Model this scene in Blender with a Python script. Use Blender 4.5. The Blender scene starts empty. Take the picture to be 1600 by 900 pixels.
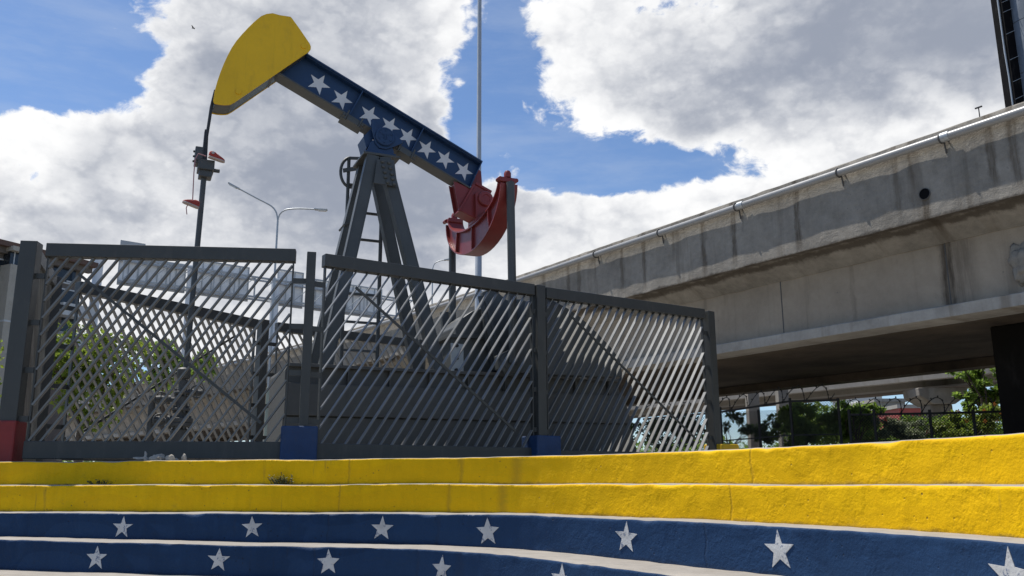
import bpy, math, random
import numpy as np
from mathutils import Vector, Matrix, noise as mnoise
random.seed(7)
R = math.radians
scene = bpy.context.scene
col = scene.collection

# ------------------------------------------------------------------ camera
EYE = 1.65                       # eye height above the lower floor
FPX = 1350.0                     # focal length in photo pixels (1600 wide)
PITCH, ROLL = R(12.5), R(0.25)
cam_d = bpy.data.cameras.new('camera')
cam_d.sensor_width = 36.0
cam_d.lens = 36.0 * FPX / 1600.0
cam_d.clip_start = 0.05
cam_d.clip_end = 5000
cam = bpy.data.objects.new('camera', cam_d)
col.objects.link(cam)
cam.matrix_world = Matrix.Translation((0, 0, EYE)) @ Matrix.Rotation(R(90) + PITCH, 4, 'X') @ Matrix.Rotation(-ROLL, 4, 'Z')
scene.camera = cam

# ------------------------------------------------------------------ colour management
scene.view_settings.view_transform = 'Standard'
scene.view_settings.look = 'None'
scene.view_settings.exposure = 0.12
scene.view_settings.gamma = 1.0
scene.view_settings.use_curve_mapping = False

# ------------------------------------------------------------------ sun
SUN_EL, SUN_AZ = R(65), R(-57)   # azimuth clockwise from +Y
sun_dir = Vector((math.sin(SUN_AZ) * math.cos(SUN_EL), math.cos(SUN_AZ) * math.cos(SUN_EL), math.sin(SUN_EL)))
sd = bpy.data.lights.new('sun', 'SUN')
sd.energy = 5.0
sd.angle = R(0.5)
sd.color = (1.0, 0.955, 0.88)
sun = bpy.data.objects.new('sun', sd)
col.objects.link(sun)
sun.rotation_euler = sun_dir.to_track_quat('Z', 'Y').to_euler()

# ------------------------------------------------------------------ pixel helpers (photo pixels -> world)
def ray(px, py):
    x, y = (px - 800) / FPX, (450 - py) / FPX
    c, s = math.cos(-ROLL), math.sin(-ROLL)
    x, y = c * x - s * y, s * x + c * y
    return Vector((x, math.cos(PITCH) - y * math.sin(PITCH), math.sin(PITCH) + y * math.cos(PITCH)))
CAM = Vector((0, 0, EYE))
def at(px, py, Y):
    r = ray(px, py); return CAM + r * (Y / r.y)
def onz(px, py, z):
    r = ray(px, py); return CAM + r * ((z - EYE) / r.z)
def onp(px, py, P, n):
    r = ray(px, py); return CAM + r * ((P - CAM).dot(n) / r.dot(n))

# ------------------------------------------------------------------ node helpers
class NT:
    def __init__(self, tree): self.t = tree; self.n = tree.nodes; self.l = tree.links
    def set(self, sock, v):
        if hasattr(v, 'links'): self.l.new(v, sock)
        elif v is not None: sock.default_value = v
    def node(self, kind, **kw):
        nd = self.n.new(kind)
        for k, v in kw.items(): setattr(nd, k, v)
        return nd
    def m(self, op, a, b=None, c=None, clamp=False):
        nd = self.node('ShaderNodeMath', operation=op); nd.use_clamp = clamp
        self.set(nd.inputs[0], a)
        if b is not None: self.set(nd.inputs[1], b)
        if c is not None: self.set(nd.inputs[2], c)
        return nd.outputs[0]
    def v(self, op, a, b=None, scale=None):
        nd = self.node('ShaderNodeVectorMath', operation=op)
        self.set(nd.inputs[0], a)
        if b is not None: self.set(nd.inputs[1], b)
        if scale is not None: self.set(nd.inputs[3], scale)
        return nd.outputs['Value'] if op in ('DOT_PRODUCT', 'LENGTH') else nd.outputs[0]
    def noise(self, vec, scale, detail=6, rough=.55, dist=0, out=0):
        nd = self.node('ShaderNodeTexNoise')
        self.set(nd.inputs['Vector'], vec); self.set(nd.inputs['Scale'], scale)
        nd.inputs['Detail'].default_value = detail; nd.inputs['Roughness'].default_value = rough
        nd.inputs['Distortion'].default_value = dist
        return nd.outputs[out]
    def voro(self, vec, scale, out='Distance', feature='F1'):
        nd = self.node('ShaderNodeTexVoronoi', feature=feature)
        self.set(nd.inputs['Vector'], vec); self.set(nd.inputs['Scale'], scale)
        return nd.outputs[out]
    def ss(self, x, a, b, lo=0.0, hi=1.0):
        nd = self.node('ShaderNodeMapRange', interpolation_type='SMOOTHSTEP')
        self.set(nd.inputs[0], x)
        nd.inputs[1].default_value = a; nd.inputs[2].default_value = b
        nd.inputs[3].default_value = lo; nd.inputs[4].default_value = hi
        return nd.outputs[0]
    def mix(self, f, a, b, blend='MIX'):
        nd = self.node('ShaderNodeMix', data_type='RGBA', blend_type=blend)
        self.set(nd.inputs[0], f)
        self.set(nd.inputs[6], a if hasattr(a, 'links') else (*a, 1) if len(a) == 3 else a)
        self.set(nd.inputs[7], b if hasattr(b, 'links') else (*b, 1) if len(b) == 3 else b)
        return nd.outputs[2]
    def scalecol(self, c, f):
        return self.v('SCALE', c if hasattr(c, 'links') else tuple(c), scale=f)

# ------------------------------------------------------------------ world: Nishita sky with broken cumulus
world = bpy.data.worlds.new('World'); scene.world = world; world.use_nodes = True
def build_world():
    W = NT(world.node_tree); W.n.clear()
    out = W.node('ShaderNodeOutputWorld'); bg = W.node('ShaderNodeBackground')
    W.l.new(bg.outputs[0], out.inputs[0]); bg.inputs[1].default_value = 0.10
    sky = W.node('ShaderNodeTexSky', sky_type='NISHITA'); sky.sun_disc = False
    sky.sun_elevation = SUN_EL; sky.sun_rotation = SUN_AZ
    sky.altitude = 900; sky.air_density = 1.0; sky.dust_density = 0.6; sky.ozone_density = 2.0
    tc = W.node('ShaderNodeTexCoord'); d = tc.outputs['Generated']
    sep = W.node('ShaderNodeSeparateXYZ'); W.l.new(d, sep.inputs[0])
    az = W.m('ARCTAN2', sep.outputs[0], sep.outputs[1])
    el = W.m('ARCSINE', sep.outputs[2])
    # warp, so that cloud outlines billow
    ds = W.v('MULTIPLY', d, (1, 1, 1.45))
    w1 = W.v('SUBTRACT', W.noise(ds, 4.5, 4, .55, out=1), (.5, .5, .5))
    cmb = W.node('ShaderNodeCombineXYZ'); W.l.new(az, cmb.inputs[0]); W.l.new(el, cmb.inputs[1])
    uv = W.v('ADD', cmb.outputs[0], W.v('MULTIPLY', w1, (.16, .14, 0)))
    def field(blobs):
        F = None
        for px, py, rx, ry, a in blobs:
            r = ray(px, py).normalized()
            c = (math.atan2(r.x, r.y), math.asin(r.z), 0)
            q = W.v('MULTIPLY', W.v('SUBTRACT', uv, c), (FPX / rx, FPX / ry, 0))
            e = W.m('POWER', 2.0, W.m('MULTIPLY', W.v('DOT_PRODUCT', q, q), -1.15))
            F = W.m('MULTIPLY', e, a) if F is None else W.m('MULTIPLY_ADD', e, a, F)
        return F
    F = field([(470,190,210,250,1.2),(300,50,85,90,.95),(600,50,115,110,1.0),(690,150,40,60,.6),
             (150,215,100,60,1.0),(60,310,140,60,1.1),(190,345,150,70,1.0),(5,215,45,35,.8),
             (420,390,300,90,1.0),(800,320,75,90,.85),(520,330,200,140,.7),
             (1200,40,300,130,1.3),(1000,140,115,75,1.0),(1350,130,200,85,1.1),(860,35,65,55,.85),(1520,60,130,150,1.0),
             (960,355,115,45,.75),(880,400,120,45,.9),(1090,285,45,22,.45),(1290,235,110,40,.8),(1080,420,200,60,.6),(250,480,420,70,.9),(900,470,260,50,.6),(1300,330,80,30,.5),
             (80,85,115,90,-1.3),(200,120,35,55,-.7),(40,255,45,22,-.5),(770,140,52,130,-1.2),(905,260,85,45,-1.0),
             (1090,250,120,32,-.8),(740,230,35,60,-.45),(1010,305,60,22,-.4),(1130,272,90,18,-.35),(960,285,80,24,-.4),(15,175,40,25,-.6),(22,268,45,18,-.8),(735,255,30,50,-.4),(1200,300,110,32,.9),(1020,370,90,35,.5)])
    grey = field([(480,200,190,220,.95),(600,330,160,110,.7),(1260,60,260,80,1.0),(1520,60,110,90,.55),(700,300,60,90,.4),(330,120,60,80,.4),
             (80,350,120,30,.45),(1180,130,200,40,.35),(840,330,60,60,.35),(170,250,60,25,.45),(100,300,90,20,.35),(1080,180,90,30,.3),(1350,170,150,30,.4)])
    fb = W.noise(ds, 6.0, 12, .64)
    fine = W.noise(W.v('ADD', ds, W.v('SCALE', w1, scale=.25)), 22.0, 9, .6)
    big = W.noise(ds, 1.7, 2, .5)
    G = W.m('MULTIPLY_ADD', W.m('SUBTRACT', fb, .5), 3.4, F)
    G = W.m('MULTIPLY_ADD', W.m('SUBTRACT', big, .48), .7, G)
    G = W.m('MULTIPLY_ADD', W.m('SUBTRACT', fine, .5), 1.7, G)
    alpha = W.m('POWER', W.ss(G, .30, .74), 1.1)
    # self shadowing: compare density here with density a little toward the sun
    ds2 = W.v('ADD', ds, tuple(Vector((sun_dir.x, sun_dir.y, sun_dir.z * 1.45)) * .045))
    rel = W.m('MULTIPLY', W.m('SUBTRACT', W.noise(ds2, 6.0, 12, .64), fb), .95)
    shade = W.m('MULTIPLY', grey, .80)
    shade = W.m('MULTIPLY_ADD', W.ss(G, .6, 1.8), .22, shade)
    shade = W.m('MULTIPLY_ADD', W.m('SUBTRACT', W.noise(ds, 3.2, 5, .55), .5), .8, shade)
    shade = W.m('MULTIPLY', shade, W.ss(G, .40, .95))
    shade = W.m('ADD', shade, rel)
    # creases between the billows
    for sc_, am in ((8.0, .10), (19.0, .07)):
        nb = W.m('ABSOLUTE', W.m('SUBTRACT', W.noise(ds, sc_, 5, .55), .5))
        shade = W.m('ADD', shade, W.ss(nb, 0.0, .10, am*1.5, -am*.3))
    d3 = W.v('ADD', ds, tuple(Vector((sun_dir.x, sun_dir.y, sun_dir.z * 1.45)) * .016))
    rel2 = W.m('SUBTRACT', W.noise(d3, 15.0, 8, .6), W.noise(ds, 15.0, 8, .6))
    shade = W.m('MULTIPLY_ADD', rel2, .5, shade)
    cc = W.mix(W.ss(shade, -.15, 1.35), (1.0, 1.0, 1.0), (.315, .35, .43))
    cc = W.scalecol(cc, 9.5)
    veil = W.m('MULTIPLY', W.ss(W.noise(W.v('MULTIPLY', d, (2.0, 2.0, 9.0)), 3.0, 7, .62), .38, .75), .20)
    skyc = W.mix(veil, W.v('MULTIPLY', sky.outputs[0], (1.0, 1.12, 1.26)), (6.0, 6.6, 7.4))
    W.l.new(W.mix(alpha, skyc, cc), bg.inputs[0])
build_world()

# ------------------------------------------------------------------ materials
MATS = {}
def new_mat(name):
    m = bpy.data.materials.new(name); m.use_nodes = True
    N = NT(m.node_tree); bs = N.n['Principled BSDF']
    MATS[name] = m
    return m, N, bs
def coords(N, kind='Object'):
    return N.node('ShaderNodeTexCoord').outputs[kind]
def bump(N, bs, h, strength=.3, dist=.01):
    b = N.node('ShaderNodeBump'); b.inputs['Strength'].default_value = strength
    b.inputs['Distance'].default_value = dist
    N.set(b.inputs['Height'], h); N.l.new(b.outputs[0], bs.inputs['Normal'])
def paint(name, c, rough=.5, var=.22, scale=2.5, bscale=35, bstr=.15, dirt=(.09, .085, .075), dirt_amt=.25, metal=0.0, dist=.004, spec=.5):
    m, N, bs = new_mat(name); P = coords(N)
    n1 = N.noise(P, scale, 8, .6); n2 = N.noise(P, scale * 6, 6, .6)
    f = N.m('MULTIPLY_ADD', N.m('SUBTRACT', n1, .5), var * 3, N.m('MULTIPLY_ADD', N.m('SUBTRACT', n2, .5), var, 1.0))
    cc = N.scalecol((*c,), f)
    d = N.m('MULTIPLY', N.ss(N.noise(N.v('MULTIPLY', P, (1, 1, .35)), scale * 2.2, 7, .65), .52, .72), dirt_amt)
    cc = N.mix(d, cc, dirt)
    if name in ('steel_grey', 'head_yellow', 'beam_blue', 'red_oxide', 'fence_grey', 'slat_paint', 'skid_grey'):
        rs = N.m('MULTIPLY', N.ss(N.noise(P, 23, 6, .7), .66, .72), N.ss(N.noise(P, 1.9, 4, .6), .45, .62))
        cc = N.mix(N.m('MULTIPLY', rs, .65), cc, (.10, .052, .028))
        run = N.m('MULTIPLY', N.ss(N.noise(N.v('MULTIPLY', P, (7, 7, .55)), 1.0, 5, .6), .58, .74), .30)
        cc = N.mix(run, cc, N.scalecol(tuple(c), .55))
    if name == 'slat_paint':
        oi = N.node('ShaderNodeObjectInfo'); cc = N.scalecol(cc, N.m('MULTIPLY_ADD', oi.outputs['Random'], .5, .75))
    N.l.new(cc, bs.inputs['Base Color'])
    N.set(bs.inputs['Roughness'], N.m('MULTIPLY_ADD', n2, .25, rough - .12))
    bs.inputs['Metallic'].default_value = metal
    bs.inputs['Specular IOR Level'].default_value = spec
    bump(N, bs, N.noise(P, bscale, 5, .6), bstr, dist)
    return m
paint('steel_grey', (.074, .077, .073), .48, .2, dirt_amt=.22, dirt=(.066, .06, .052))
paint('fence_grey', (.052, .053, .048), .47, .16, dirt_amt=.22, dirt=(.13, .12, .10))
paint('skid_grey', (.078, .079, .075), .6, .2, dirt_amt=.3, dirt=(.09, .08, .07))
paint('head_yellow', (.86, .50, .002), .55, .10, 1.8, dirt_amt=.22, dirt=(.30, .18, .03))
paint('beam_blue', (.012, .042, .110), .42, .2, dirt_amt=.2, dirt=(.03, .04, .06))
paint('star_white', (.72, .71, .70), .55, .08, 4, dirt_amt=.15, dirt=(.40, .38, .36))
paint('red_oxide', (.23, .030, .026), .38, .2, dirt_amt=.3, dirt=(.12, .04, .035))
paint('plinth_blue', (.014, .045, .125), .6, .25, 5, 18, .5, dirt_amt=.3, dirt=(.05, .06, .08), dist=.01)
paint('plinth_red', (.24, .025, .022), .6, .2, 5, 18, .5, dirt_amt=.25, dirt=(.14, .07, .06), dist=.01)
paint('plinth_yellow', (.70, .42, .01), .6, .15, 5, 18, .4, dirt_amt=.2, dirt=(.3, .2, .05), dist=.01)
paint('slat_paint', (.135, .135, .128), .42, .12, dirt_amt=.15, dirt=(.13, .12, .10), spec=.9)
paint('rope_black', (.03, .03, .032), .6, .2)
paint('galvanised', (.42, .44, .45), .42, .12, 3, metal=.35, dirt_amt=.15, dirt=(.2, .2, .19))
paint('pipe_white', (.29, .285, .275), .35, .10, 1.5, dirt_amt=.35, dirt=(.34, .31, .26))
paint('clamp_dark', (.08, .075, .07), .6, .2)
paint('sign_back', (.78, .79, .80), .5, .12, 1.2, dirt_amt=.25, dirt=(.22, .22, .21))
paint('sign_frame', (.42, .44, .45), .5, .12, 1.2, dirt_amt=.2)
paint('bark', (.10, .075, .055), .9, .3, 6, 30, .8, dist=.02)
paint('iron_dark', (.022, .022, .023), .7, .2)
paint('sneaker_red', (.42, .055, .04), .8, .25, 20, 120, .4, dirt_amt=.3, dirt=(.25, .15, .12))
paint('sneaker_sole', (.55, .45, .40), .7, .2, 20, dirt_amt=.4, dirt=(.3, .22, .18))
paint('lace_pink', (.45, .22, .22), .8, .15, 30)
paint('cabinet_green', (.36, .42, .36), .5, .12, 2, dirt_amt=.25, dirt=(.2, .2, .17))
paint('stucco', (.42, .385, .325), .9, .12, 2.0, 9, .9, dirt_amt=.25, dirt=(.22, .19, .16), dist=.05)
paint('brown_render', (.15, .13, .115), .9, .2, .6, 8, .6, dirt_amt=.4, dirt=(.08, .07, .065), dist=.03)
paint('tile_roof', (.13, .075, .055), .8, .3, 2, 8, .5)
paint('window_dark', (.02, .026, .034), .12, .1, 1, bstr=0)
paint('wall_white', (.55, .56, .56), .7, .1, 1, dirt_amt=.25, dirt=(.3, .3, .29))
paint('wall_red', (.30, .06, .05), .7, .2, 1)
paint('mast_steel', (.12, .145, .18), .6, .3, .7, 20, .2, metal=.1, dirt_amt=.5, dirt=(.34, .38, .43))
paint('banner_black', (.008, .008, .009), .9, .2, spec=.05)
paint('pier_shade', (.009, .008, .007), .95, .3, 1.2, dirt_amt=.1, spec=.1)  # near-black base colour carries the deep shade under the deck
paint('lens_white', (.6, .6, .58), .3, .05)
paint('flower_red', (.60, .09, .03), .6, .3, 9)
paint('flower_orange', (.62, .20, .02), .6, .3, 9)
paint('weed', (.10, .10, .035), .8, .3, 30)
paint('dry_debris', (.40, .36, .30), .9, .3, 30)
paint('bird_black', (.02, .02, .022), .8, .1)
paint('asphalt', (.05, .05, .052), .9, .25, 1.5, 60, .5)

def leaf_mat(name, c1, c2, trans=.45):
    m, N, bs = new_mat(name)
    oi = N.node('ShaderNodeAttribute'); oi.attribute_name = 'leafrnd'
    n = N.noise(coords(N), .9, 3, .5)
    f = N.m('MULTIPLY_ADD', oi.outputs['Fac'], .7, N.m('MULTIPLY', n, .45), clamp=True)
    cc = N.mix(f, c1, c2)
    N.l.new(cc, bs.inputs['Base Color']); bs.inputs['Roughness'].default_value = .5
    tr = N.node('ShaderNodeBsdfTranslucent'); N.l.new(N.scalecol(cc, 1.5), tr.inputs[0])
    mx = N.node('ShaderNodeMixShader'); mx.inputs[0].default_value = trans
    N.l.new(bs.outputs[0], mx.inputs[1]); N.l.new(tr.outputs[0], mx.inputs[2])
    N.l.new(mx.outputs[0], N.n['Material Output'].inputs[0])
    return m
leaf_mat('leaf_lime', (.07, .125, .018), (.22, .265, .034), .52)
leaf_mat('leaf_green', (.075, .14, .026), (.20, .28, .045), .55)
leaf_mat('leaf_dark', (.03, .06, .018), (.09, .14, .032), .4)
leaf_mat('leaf_grey', (.09, .11, .06), (.19, .22, .12), .45)

def concrete(name, c, streak=.0, streak_col=(.10, .075, .05), rough=.88, bscale=6, bstr=.5, dist=.02, mottle=.25, bands=0.0, warm=None, stains=(), lip=None):
    m, N, bs = new_mat(name); P = coords(N)
    n1 = N.noise(P, .55, 8, .62); n2 = N.noise(P, 4.5, 8, .65); n3 = N.noise(P, 40, 4, .6)
    f = N.m('MULTIPLY_ADD', N.m('SUBTRACT', n1, .5), mottle * 3.4, 1.0)
    f = N.m('MULTIPLY_ADD', N.m('SUBTRACT', n2, .5), mottle * 1.8, f)
    f = N.m('MULTIPLY_ADD', N.m('SUBTRACT', n3, .5), mottle * .7, f)
    cc = N.scalecol((*c,), f)
    if warm: cc = N.mix(N.ss(N.noise(P, .3, 5, .6), .42, .62), cc, N.scalecol((*warm,), f))
    if streak:
        s1 = N.noise(N.v('MULTIPLY', P, (1.25, .3, .09)), 1.0, 5, .62)
        s2 = N.noise(N.v('MULTIPLY', P, (7.0, 1, .25)), 1.0, 5, .6)
        a = N.m('MULTIPLY', N.ss(s1, .57, .68), streak)
        cc = N.mix(a, cc, streak_col)
        cc = N.mix(N.m('MULTIPLY', N.ss(s2, .50, .78), streak * .55), cc, streak_col)
    if stains:
        sp = N.node('ShaderNodeSeparateXYZ'); N.l.new(P, sp.inputs[0])
        wx_ = N.m('MULTIPLY_ADD', N.m('SUBTRACT', N.noise(N.v('MULTIPLY', P, (2, 0, 1.3)), 1.6, 6, .7), .5), .28, sp.outputs[0])
        br_ = N.ss(N.noise(N.v('MULTIPLY', P, (9, 1, .8)), 1.5, 6, .7), .30, .62)
        tot = None
        for x0, w_, za, zb, st_ in stains:
            a_ = N.ss(N.m('ABSOLUTE', N.m('SUBTRACT', wx_, x0)), w_*.25, w_, 1, 0)
            a_ = N.m('MULTIPLY', a_, N.ss(sp.outputs[2], za - .25, za + .35, 0, st_))
            a_ = N.m('MULTIPLY', a_, N.ss(sp.outputs[2], zb - .02, zb + .05, 1, 0))
            tot = a_ if tot is None else N.m('MAXIMUM', tot, a_)
        cc = N.mix(N.m('MULTIPLY', tot, N.m('MULTIPLY_ADD', br_, .7, .3)), cc, streak_col)
    if lip is not None:
        sl = N.node('ShaderNodeSeparateXYZ'); N.l.new(P, sl.inputs[0])
        zz_ = N.m('ABSOLUTE', N.m('SUBTRACT', N.m('MULTIPLY_ADD', N.m('SUBTRACT', N.noise(P, 1.7, 7, .7), .5), .30, sl.outputs[2]), lip))
        cc = N.mix(N.m('MULTIPLY', N.ss(zz_, .02, .11, 1, 0), .8), cc, (.055, .043, .032))
    pits = N.ss(N.voro(P, 5.5), .05, .11, 1, 0)
    pm = N.m('MULTIPLY', pits, N.ss(N.noise(P, 1.3, 2), .5, .6))
    cc = N.mix(N.m('MULTIPLY', pm, .55), cc, (.09, .085, .08))
    N.l.new(cc, bs.inputs['Base Color']); bs.inputs['Roughness'].default_value = rough
    bs.inputs['Specular IOR Level'].default_value = .25
    h = N.m('MULTIPLY_ADD', n2, 1.0, N.m('MULTIPLY', N.noise(P, bscale * 5, 6, .65), .35))
    if bands: h = N.m('MULTIPLY_ADD', N.noise(N.v('MULTIPLY', P, (9, 2, .25)), 1.0, 3), bands, h)
    bump(N, bs, h, bstr, dist)
    return m
concrete('ledge_concrete', (.34, .32, .285), .55, (.15, .12, .085), mottle=.33)
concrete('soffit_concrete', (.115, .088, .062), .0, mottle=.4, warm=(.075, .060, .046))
concrete('far_concrete', (.28, .265, .24), .3, mottle=.25)
concrete('plaza_concrete', (.27, .25, .22), .0, mottle=.25)
concrete('floor_concrete', (.15, .14, .13), .0, mottle=.25)
concrete('pier_concrete', (.25, .235, .21), .4, mottle=.3)

def step_paint(name, c, worn, chip=(.42, .40, .37), grime=(.07, .06, .045), chipamt=1.0, streakcol=None, scuff=.0):
    """painted concrete riser; UV = metres along the step, 0..1 up the riser"""
    m, N, bs = new_mat(name); P = coords(N); U = coords(N, 'UV')
    sep = N.node('ShaderNodeSeparateXYZ'); N.l.new(U, sep.inputs[0]); h = sep.outputs[1]
    n1 = N.noise(P, .7, 7, .6); n2 = N.noise(P, 5, 8, .62); n3 = N.noise(P, 45, 5, .6)
    st = N.noise(N.v('MULTIPLY', U, (9.0, .35, 1)), 1.0, 6, .65)
    f = N.m('MULTIPLY_ADD', N.m('SUBTRACT', n1, .5), .5, 1.0)
    f = N.m('MULTIPLY_ADD', N.m('SUBTRACT', n2, .5), .3, f)
    f = N.m('MULTIPLY_ADD', N.m('SUBTRACT', st, .5), .34, f)
    cc = N.scalecol((*c,), f)
    cc = N.mix(N.m('MULTIPLY', N.ss(n2, .55, .8), .5), cc, worn)
    # pits left by air bubbles
    pit = N.m('MULTIPLY', N.ss(N.voro(P, 11), .06, .14, 1, 0), N.ss(N.noise(P, 2.3, 2), .48, .6))
    cc = N.mix(N.m('MULTIPLY', pit, .65), cc, grime)
    # grime along the foot
    g = N.m('ADD', h, N.m('MULTIPLY', N.m('SUBTRACT', N.noise(P, 6, 7, .7), .5), .24))
    cc = N.mix(N.ss(g, .0, .15, .92, 0), cc, grime)
    cc = N.mix(N.m('MULTIPLY', N.ss(N.noise(N.v('MULTIPLY', U, (2.2, .8, 1)), 1.6, 7, .7), .60, .74), .28), cc, grime)
    # hairline cracks and day joints across the riser, runs and scuffed patches
    ws = N.v('ADD', N.v('MULTIPLY', U, (.15, 0, 0)), N.v('MULTIPLY', N.v('SUBTRACT', N.noise(P, 3.5, 5, .6, out=1), (.5, .5, .5)), (.02, 0, 0)))
    jl = N.ss(N.voro(ws, 1.0, feature='DISTANCE_TO_EDGE'), .0, .0014, 1, 0)
    cc = N.mix(N.m('MULTIPLY', jl, .32), cc, grime)
    runs = N.m('MULTIPLY', N.ss(N.noise(N.v('MULTIPLY', U, (14, .5, 1)), 1.0, 3, .5), .60, .72), N.ss(N.noise(P, .9, 3), .45, .6))
    cc = N.mix(N.m('MULTIPLY', runs, .30), cc, grime)
    patch = N.ss(N.noise(N.v('MULTIPLY', U, (.55, .5, 1)), 1.0, 2, .4, 1.5), .50, .53)
    cc = N.mix(N.m('MULTIPLY', patch, .30), cc, worn)
    # paint chipped off the nosing and in scattered spots
    ch = N.m('ADD', N.m('MULTIPLY', N.m('SUBTRACT', 1.0, h), 3.2), N.m('MULTIPLY', N.noise(P, 3.2, 9, .72), -2.1 * chipamt))
    cmask = N.ss(ch, -1.36, -1.22, 1, 0)
    spots = N.ss(N.noise(P, 17, 6, .7), .735, .76)
    cc = N.mix(N.m('MAXIMUM', cmask, N.m('MULTIPLY', spots, scuff)), cc, chip)
    N.l.new(cc, bs.inputs['Base Color'])
    bs.inputs['Roughness'].default_value = .6; bs.inputs['Specular IOR Level'].default_value = .15
    hh = N.m('MULTIPLY_ADD', n2, 1.0, N.m('MULTIPLY', n3, .3))
    hh = N.m('SUBTRACT', hh, N.m('MULTIPLY', pit, .55))
    hh = N.m('SUBTRACT', hh, N.m('MULTIPLY', cmask, .25))
    hh = N.m('SUBTRACT', hh, N.m('MULTIPLY', jl, .4))
    trow = N.ss(N.noise(P, 2.6, 5, .6), .46, .60)
    hh = N.m('MULTIPLY_ADD', trow, .32, hh)
    bump(N, bs, hh, .62, .024)
    return m
step_paint('step_yellow', (.84, .495, .001), (.74, .41, .002), chip=(.66, .52, .28), scuff=.5)
step_paint('step_blue', (.013, .040, .100), (.024, .064, .150), chip=(.34, .38, .45), grime=(.022, .028, .045), scuff=.9)
concrete('tread_concrete', (.50, .47, .43), .0, bstr=.6, dist=.012, mottle=.3)
def tread_mat(name, c, dcol):
    m, N, bs = new_mat(name); P = coords(N)
    n1 = N.noise(P, 1.2, 7, .65); n2 = N.noise(P, 9, 7, .65)
    st = N.noise(N.v('MULTIPLY', P, (.9, 3.5, 1)), 2.2, 7, .7)
    f = N.m('MULTIPLY_ADD', N.m('SUBTRACT', n1, .5), .6, N.m('MULTIPLY_ADD', N.m('SUBTRACT', n2, .5), .5, 1.0))
    cc = N.mix(N.ss(st, .5, .75, 0, .7), N.scalecol((*c,), f), dcol)
    N.l.new(cc, bs.inputs['Base Color']); bs.inputs['Roughness'].default_value = .85
    bump(N, bs, n2, .5, .01)
tread_mat('tread', (.31, .28, .24), (.20, .17, .135))

def star_paint():
    m, N, bs = new_mat('step_star'); P = coords(N)
    n = N.noise(P, 14, 8, .68); n2 = N.noise(P, 55, 5, .6)
    cc = N.scalecol((.60, .60, .59), N.m('MULTIPLY_ADD', N.m('SUBTRACT', N.noise(P, 3, 5), .5), .5, 1.0))
    cc = N.mix(N.ss(n, .56, .62, 0, .85), cc, (.10, .14, .24))
    cc = N.mix(N.ss(N.noise(P, 2.2, 7, .7), .5, .68, 0, .5), cc, (.36, .35, .34))
    N.l.new(cc, bs.inputs['Base Color']); bs.inputs['Roughness'].default_value = .7; bs.inputs['Specular IOR Level'].default_value = .25
    bump(N, bs, N.m('ADD', n, N.m('MULTIPLY', n2, .4)), .6, .012)
star_paint()

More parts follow.
